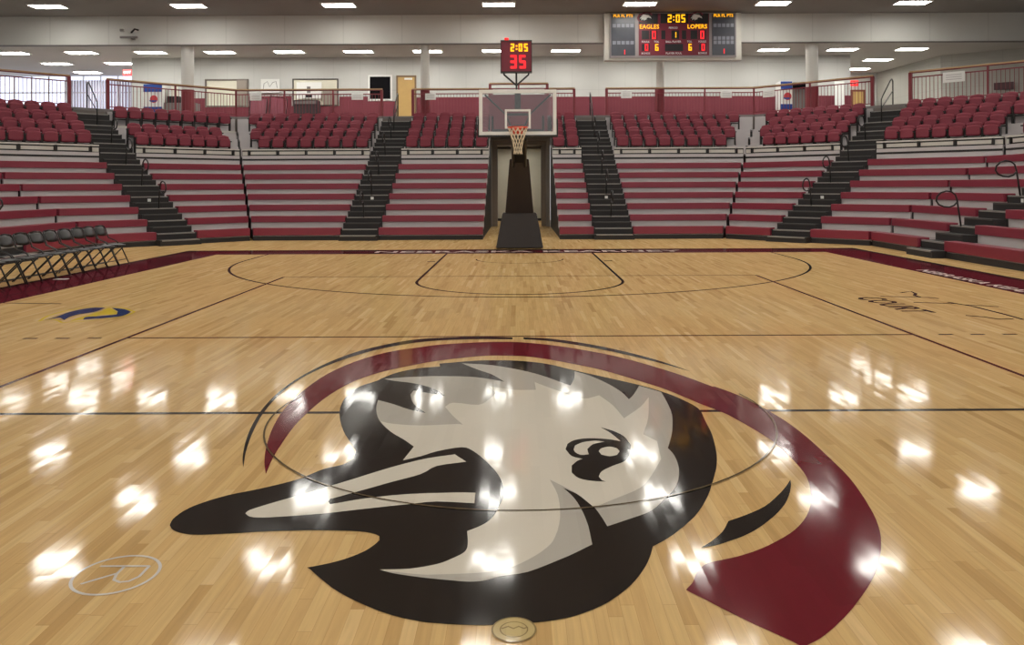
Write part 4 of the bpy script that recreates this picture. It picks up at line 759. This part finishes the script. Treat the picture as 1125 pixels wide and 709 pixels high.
nt_ = MB(); prof = [(0, .222), (.1, .19), (.2, .155), (.3, .125), (.4, .105), (.5, .09), (.6, .095)]
for dirn in (1, -1):
    for i in range(12):
        nt_.tube([(rc[0]+r0*math.cos((i+dirn*j*.5)*math.pi/6), rc[1]+r0*math.sin((i+dirn*j*.5)*math.pi/6), 3.035-z) for j, (z, r0) in enumerate(prof)], .008, 5)
nt_.build('net', NETM, rim)
# arms behind the glass
am = MB()
for s in (-1, 1):
    am.tube([(XB+s*.78, YBB+.07, 3.86), (XB+s*.30, YBB+.25, 3.42), (XB+s*.14, YBB+.7, 3.1)], .022, 6)
    am.tube([(XB+s*.45, YBB+.06, 3.02), (XB+s*.16, YBB+.7, 3.05)], .022, 6)
    am.tube([(XB+s*.6, YBB+.05, 3.0), (XB+s*.6, YBB+.05, 3.35)], .03, 6)
am.box(XB-.07, XB+.07, YBB+.05, YBB+.12, 3.5, 3.9); am.box(XB-.62, XB+.62, YBB+.05, YBB+.09, 2.98, 3.04); am.box(XB-.3, XB+.3, YBB+.05, YBB+.1, 3.36, 3.42)
am.build('support_arms', BLACKM, hp)
def quadx(w, y0, y1, z0, z1=None):
    z1 = z0 if z1 is None else z1
    return [(-w/2, y0, z0), (w/2, y0, z0), (w/2, y1, z1), (-w/2, y1, z1)]
MB().hexa(quadx(.34, 20.72, 20.98, 2.3), quadx(.30, YBB+.1, YBB+.35, 3.15)).build('boom', BLACKM, hp, bevel=.01)
MB().tube([(-.16, 21.5, 1.9), (-.16, 19.6, 2.85)], .035, 8).tube([(.16, 21.5, 1.9), (.16, 19.6, 2.85)], .035, 8).build('boom_brace', BLACKM, hp)
MB().hexa(quadx(.78, 21.62, 22.1, .90), quadx(.50, 20.75, 21.1, 2.40)).build('mast_padding', PAD, hp, bevel=.03)
MB().hexa([(-.64, 21.45, .02), (.64, 21.45, .02), (.64, 22.0, .02), (-.64, 22.0, .02)], [(-.46, 21.58, .97), (.46, 21.58, .97), (.46, 22.0, .97), (-.46, 22.0, .97)]).build('base_padding', PAD, hp, bevel=.03)
MB().box(-.5, .5, 22.0, 23.9, .06, .45).build('base_frame', BLACKM, hp, bevel=.02)
for s in (-1, 1):
    for y in (22.3, 23.6): MB().tube([(s*.50, y, .07), (s*.57, y, .07)], .07, 12).build('wheel', BLACKM, hp)
# shot clock over the board
sc = thing('shot_clock', 'maroon shot clock showing 2:05 and 35 above the backboard', 'shot clock', (-.055, 19.05, 4.0))
cx = -.06
MB().box(cx-.36, cx+.36, 19.05, 19.2, 4.43, 5.15).build('housing', BOARDM, sc)
hs_ = sc.children[0]
f = MB(); f.box(cx-.375, cx+.375, 19.03, 19.22, 5.15, 5.175); f.box(cx-.375, cx+.375, 19.03, 19.22, 4.405, 4.43); f.box(cx-.375, cx-.36, 19.03, 19.22, 4.43, 5.15); f.box(cx+.36, cx+.375, 19.03, 19.22, 4.43, 5.15)
f.build('frame', BLACKM, sc)
digits('2:05', cx+.07, 5.0, .19, 19.045, AMBER, hs_, 'game_clock_digits', .2)
digits('35', cx+.04, 4.66, .32, 19.045, RED, hs_, 'shot_digits', .17)
st = MB()
for s in (-1, 1): st.tube([(cx+s*.30, 19.12, 4.41), (cx+s*.29, 19.12, 4.36), (cx, 19.08, 4.1), (cx, 19.0, 3.95)], .022, 6)
st.tube([(cx, 19.12, 4.41), (cx, 19.1, 3.9)], .022, 6); st.build('bracket', BLACKM, sc)
MB().prism([(cx-.23+.05*math.cos(a*math.pi/6), 19.12+.05*math.sin(a*math.pi/6)) for a in range(12)], 5.175, 5.24).build('beacon', EXITR, sc)

# ------------------------------------------------------------------ folding chairs on the sideline
fc = thing('folding_chair', 'x', 'chair', (0, 0, 0), world=False)
# local: faces +x (the court)
m = curved(.40, .0, .155, 0, .03, .05, .02, 0)
m.v = [(-.245+y_*1.0-(z_-.1)*.45, x_, .665+z_) for x_, y_, z_ in m.v]
m.build('backrest', VINYL, fc, smooth=True)
m = curved(.40, .0, .40, 0, .045, .0, .0, 0)
m.v = [(.20-z_, x_, .435+y_+.012*0) for x_, y_, z_ in m.v]
m.build('seat', VINYL, fc, smooth=True)
for s in (-1, 1):
    y_ = s*.215
    MB().tube([(.26, y_, .01), (.10, y_, .36), (-.02, y_, .52), (-.20, y_, .60), (-.27, y_, .80), (-.285, y_*.8, .86)], .013, 8).build('leg', BLACKM, fc, smooth=True)
    MB().tube([(-.27, y_*.93, .01), (.18, y_*.93, .44)], .012, 8).build('leg', BLACKM, fc, smooth=True)
MB().tube([(-.285, -.172, .86), (-.29, 0, .875), (-.285, .172, .86)], .013, 8).build('top_bar', BLACKM, fc, smooth=True)
MB().tube([(.20, -.21, .13), (.20, .21, .13)], .009, 6).build('crossbar', BLACKM, fc)
MB().tube([(-.21, -.2, .07), (-.21, .2, .07)], .009, 6).build('crossbar', BLACKM, fc)
for i in range(11):
    y = 17.35-.457*i; lab = 'black padded folding chair on the sideline, %s from the hoop end of the row' % ORD[i]
    if i == 0: fc.location = (-8.85, y, 0); fc['label'] = lab; fc['group'] = 'black folding chairs on the left sideline'
    else: dup(fc, (-8.85+random.uniform(-.02, .02), y, 0), random.uniform(-.03, .03), lab, 'black folding chairs on the left sideline')
tag(MB().box(-8.62, -8.38, 14.72, 14.86, .0045, .007).build('paper_sheet', WHITEP, loc=(-8.5, 14.8, .0045)), 'small white paper lying under the folding chairs', 'paper')

# ------------------------------------------------------------------ painted court
def marking(name, label, m, mb, z=None):
    return tag(mb.build(name, m, up=True, loc=(0, 0, 0)), label, 'floor marking')
z1, z2, z3, z4, z5, z6 = .001, .002, .003, .004, .005, .006
XL, XR = -7.62, 7.70
b = MB(); b.flat([(XL-1.16, 0), (XL, 0), (XL, BASE), (XL-1.16, BASE+1.12)], z1); b.flat([(XL-1.16, BASE+1.12), (XL, BASE), (XR, BASE), (XR+1.12, BASE+1.12)], z1); b.flat([(XR, 0), (XR+1.12, 0), (XR+1.12, BASE+1.12), (XR, BASE)], z1)
marking('court_border', 'glossy maroon border band painted round the far half of the court', P_BAND, b)
b = MB(); b.ribbon([(XL-1.16, 0), (XL-1.16, BASE+1.12)], .14, z2); b.ribbon([(XL-1.2, BASE+1.12), (XR+1.2, BASE+1.12)], .3, z2+.0001); b.ribbon([(XR+1.12, BASE+1.12), (XR+1.12, 0)], .18, z2)
marking('border_edge_line', 'black line along the outside of the maroon border band', P_LINE, b)
def T(u, v): return u, v
t = text_mb('NEBRASKA KEARNEY', .62, lambda u, v, w: (u*1.35+.2, BASE+.55+v, z3), 0); marking('end_line_lettering', 'white capital lettering on the maroon band behind the end line', P_WHITE, t)
t = text_mb('NEBRASKA KEARNEY', .34, lambda u, v, w: (XR+.22+v, 13.6-u*1.35, z3), 0); marking('sideline_lettering', 'white capital lettering along the maroon band at right', P_WHITE, t)
marking('center_line', 'black half court line across the floor under the emblem', P_LINE, MB().ribbon([(XL, CY), (XR, CY)], .055, z1))
V = 4.43
b = MB()
for s in (-1, 1): b.ribbon([(s*V, -3), (s*V, CY+9)], .05, z1+.0002)
b.ribbon([(-V, CY+9), (V, CY+9)], .035, z1+.0004)
marking('volleyball_lines', 'thin dark maroon volleyball side and end lines running toward the hoop', P_LINEM, b)
b = MB().ribbon([(-V, CY+3), (V, CY+3)], .045, z1+.0005)
for s in (-1, 1):
    for x in (4.71, 5.07, 5.43): b.ribbon([(s*x, CY+3), (s*(x+.16), CY+3)], .05, z1)
marking('attack_line', 'thin dark cross line beyond the emblem with three dashes at each end', P_LINEM, b)
R3 = 6.32
b = MB(); b.ribbon([(R3*math.cos(math.pi*i/72), BASE-1.6-R3*math.sin(math.pi*i/72)) for i in range(73)], .05, z1+.0006)
b.ribbon([(-R3, BASE-1.6), (-R3, BASE)], .05, z1+.0006); b.ribbon([(R3, BASE-1.6), (R3, BASE)], .05, z1+.0006)
marking('three_point_line', 'large black three point arc in front of the hoop', P_LINE, b)
b = MB(); FT = BASE-5.79
b.ribbon([(-1.83, BASE), (-1.83, FT)]+[(-1.83*math.cos(math.pi*i/36), FT-1.83*math.sin(math.pi*i/36)) for i in range(1, 36)]+[(1.83, FT), (1.83, BASE)], .05, z1+.0008)
for s in (-1, 1):
    b.ribbon([(s*1.90, BASE-2.1), (s*2.08, BASE-2.1)], .1, z1)
marking('key_line', 'black outline of the key ending in a half circle', P_LINE, b)
b = MB().ribbon([(1.0*math.cos(math.pi*i/24), BASE-1.6-1.0*math.sin(math.pi*i/24)) for i in range(25)], .03, z1+.001)
marking('restricted_arc', 'faint small arc on the floor right under the hoop', P_LINEM, b)
b = MB().ribbon([(-7.62, 11.77), (-6.7, 11.66)], .05, z1); marking('bench_tick', 'short dark line on the floor beside the folding chairs', P_LINEM, b)
# centre emblem
em = thing('center_emblem', 'huge black, cream and maroon antelope head painted at centre court', 'floor emblem', (-.3, 4.5, 0))
for nm, key, m, z in (('outer_arc', 'arc_black_left', P_BLACK, z2), ('outer_arc', 'arc_black_right', P_BLACK, z2), ('maroon_ring', 'ring_maroon', P_MAROON, z2), ('head_shape', 'head_black', P_BLACK, z2+.0005),
                      ('gray_fur', 'light_gray', P_GRAY, z3), ('cream_fur', 'cream', P_CREAM, z3+.0006), ('muzzle_stripe', 'beak', P_CREAM, z3), ('eye', 'eye_black', P_BLACK, z4+.0004), ('eye_white', 'eye_white', P_CREAM, z5), ('eye_highlight', 'eye_glint', P_CREAM, z5), ('ear_tip', 'tail_black', P_BLACK, z2)):
    p = LOGO[key]; me = MB().flat(p, z)
    o = me.build(nm, m, em, up=True)
ringp = [(1.83*math.cos(2*math.pi*i/96), CY+1.83*math.sin(2*math.pi*i/96)) for i in range(96)]
marking('center_circle', 'thin center circle line crossing the painted emblem', P_RING, MB().ribbon(ringp[44:]+ringp[:5], .013, z6))
# circled R
rm = thing('circled_letter', 'white letter R in a ring on the floor at lower left', 'floor marking', (-1.77, 3.49, 0))
MB().ribbon([(-1.77+.175*math.cos(i*math.pi/24), 3.49+.175*math.sin(i*math.pi/24)) for i in range(48)], .014, z2, closed=True).build('ring', P_WHITE, rm, up=True)
rr = MB()
def Rp(u, v): return (-1.77+v, 3.49-u)
for st_ in ([(-.075, -.11), (-.075, .11)], [(-.075, .11), (.02, .11), (.062, .085), (.07, .05), (.05, .015), (.0, 0), (-.075, 0)], [(-.01, 0), (.085, -.11)]):
    rr.ribbon([Rp(*p) for p in st_], .014, z2)
rr.build('letter', P_WHITE, rm, up=True)
# seal at the near edge of the frame
sl = thing('round_seal', 'small tan round seal on the floor at the bottom center', 'floor marking', (-.03, 3.045, 0))
def disc(r): return [(-.028+r*math.cos(i*math.pi/20), 3.04+r*math.sin(i*math.pi/20)) for i in range(40)]
MB().flat(disc(.086), .0031).build('seal_disc', P_SEAL, sl, up=True)
MB().ribbon(disc(.083), .007, .0036, closed=True).build('seal_ring', P_SEALD, sl, up=True); MB().ribbon(disc(.052), .005, .0036, closed=True).build('seal_ring', P_SEALD, sl, up=True)
MB().ribbon([(-.075, 3.045), (-.05, 3.06), (-.03, 3.045), (-.01, 3.06), (.01, 3.045), (.025, 3.055)], .008, .0036).build('seal_script', P_SEALD, sl, up=True)
# left emblem and right lettering
le = thing('side_emblem', 'small blue and gold emblem on the floor at left', 'floor emblem', (-5.75, 10.7, 0))
for nm, key, m, z in (('head', 'emb_head', P_GOLD, z2), ('body', 'emb_blue', P_BLUE, z3), ('body', 'emb_blue_b', P_BLUE, z3)):
    MB().flat(LOGO[key], z).build(nm, m, le, up=True)
MB().ribbon(LOGO['emb_yellow'], .035, z1, closed=True).build('outline', P_GOLD, le, up=True)
t = text_mb('COURT', .50, lambda u, v, w: (5.22+v*1.1+u*.06, 11.24-u*.84, z2), 0); marking('court_lettering', 'black word COURT on the floor at right', P_LINE, t)
b = MB()
for s_ in ([(5.949, 12.457), (6.179, 12.598), (6.117, 12.324), (6.007, 12.15), (5.991, 11.927), (6.107, 11.923), (6.189, 11.787)], [(5.443, 12.046), (5.853, 11.982), (5.993, 11.978)],
           [(5.635, 11.421), (5.984, 11.334), (6.18, 11.282), (6.259, 11.029), (6.271, 10.679), (6.283, 10.35), (6.269, 9.924)], [(6.129, 11.437), (6.21, 11.176), (6.407, 11.097), (6.587, 10.976)], [(5.733, 10.264), (5.899, 10.149), (5.978, 9.978), (6.179, 9.985)]):
    b.ribbon(s_, .05, z2)
marking('script_lettering', 'dark handwritten script strokes above the word on the floor at right', P_LINE, b)

# ------------------------------------------------------------------ camera, world, render look
cam = bpy.data.cameras.new('camera'); co = bpy.data.objects.new('camera', cam); C.objects.link(co)
co.location = (0, 0, 1.6928); co.rotation_euler = (math.radians(90), math.radians(0.252), 0)
cam.sensor_width = 36; cam.lens = 876.69/1125*36; cam.shift_x = -8.07/1125; cam.shift_y = -150.0/1125
cam.clip_end = 200
SC.camera = co
w = bpy.data.worlds.new('w'); SC.world = w; w.use_nodes = True
w.node_tree.nodes['Background'].inputs[0].default_value = (.95, .93, .90, 1); w.node_tree.nodes['Background'].inputs[1].default_value = 1.0
SC.view_settings.view_transform = 'Standard'; SC.view_settings.look = 'None'; SC.view_settings.exposure = 0
for o in SC.objects:
    for k in ('_w', '_n'):
        if k in o: del o[k]
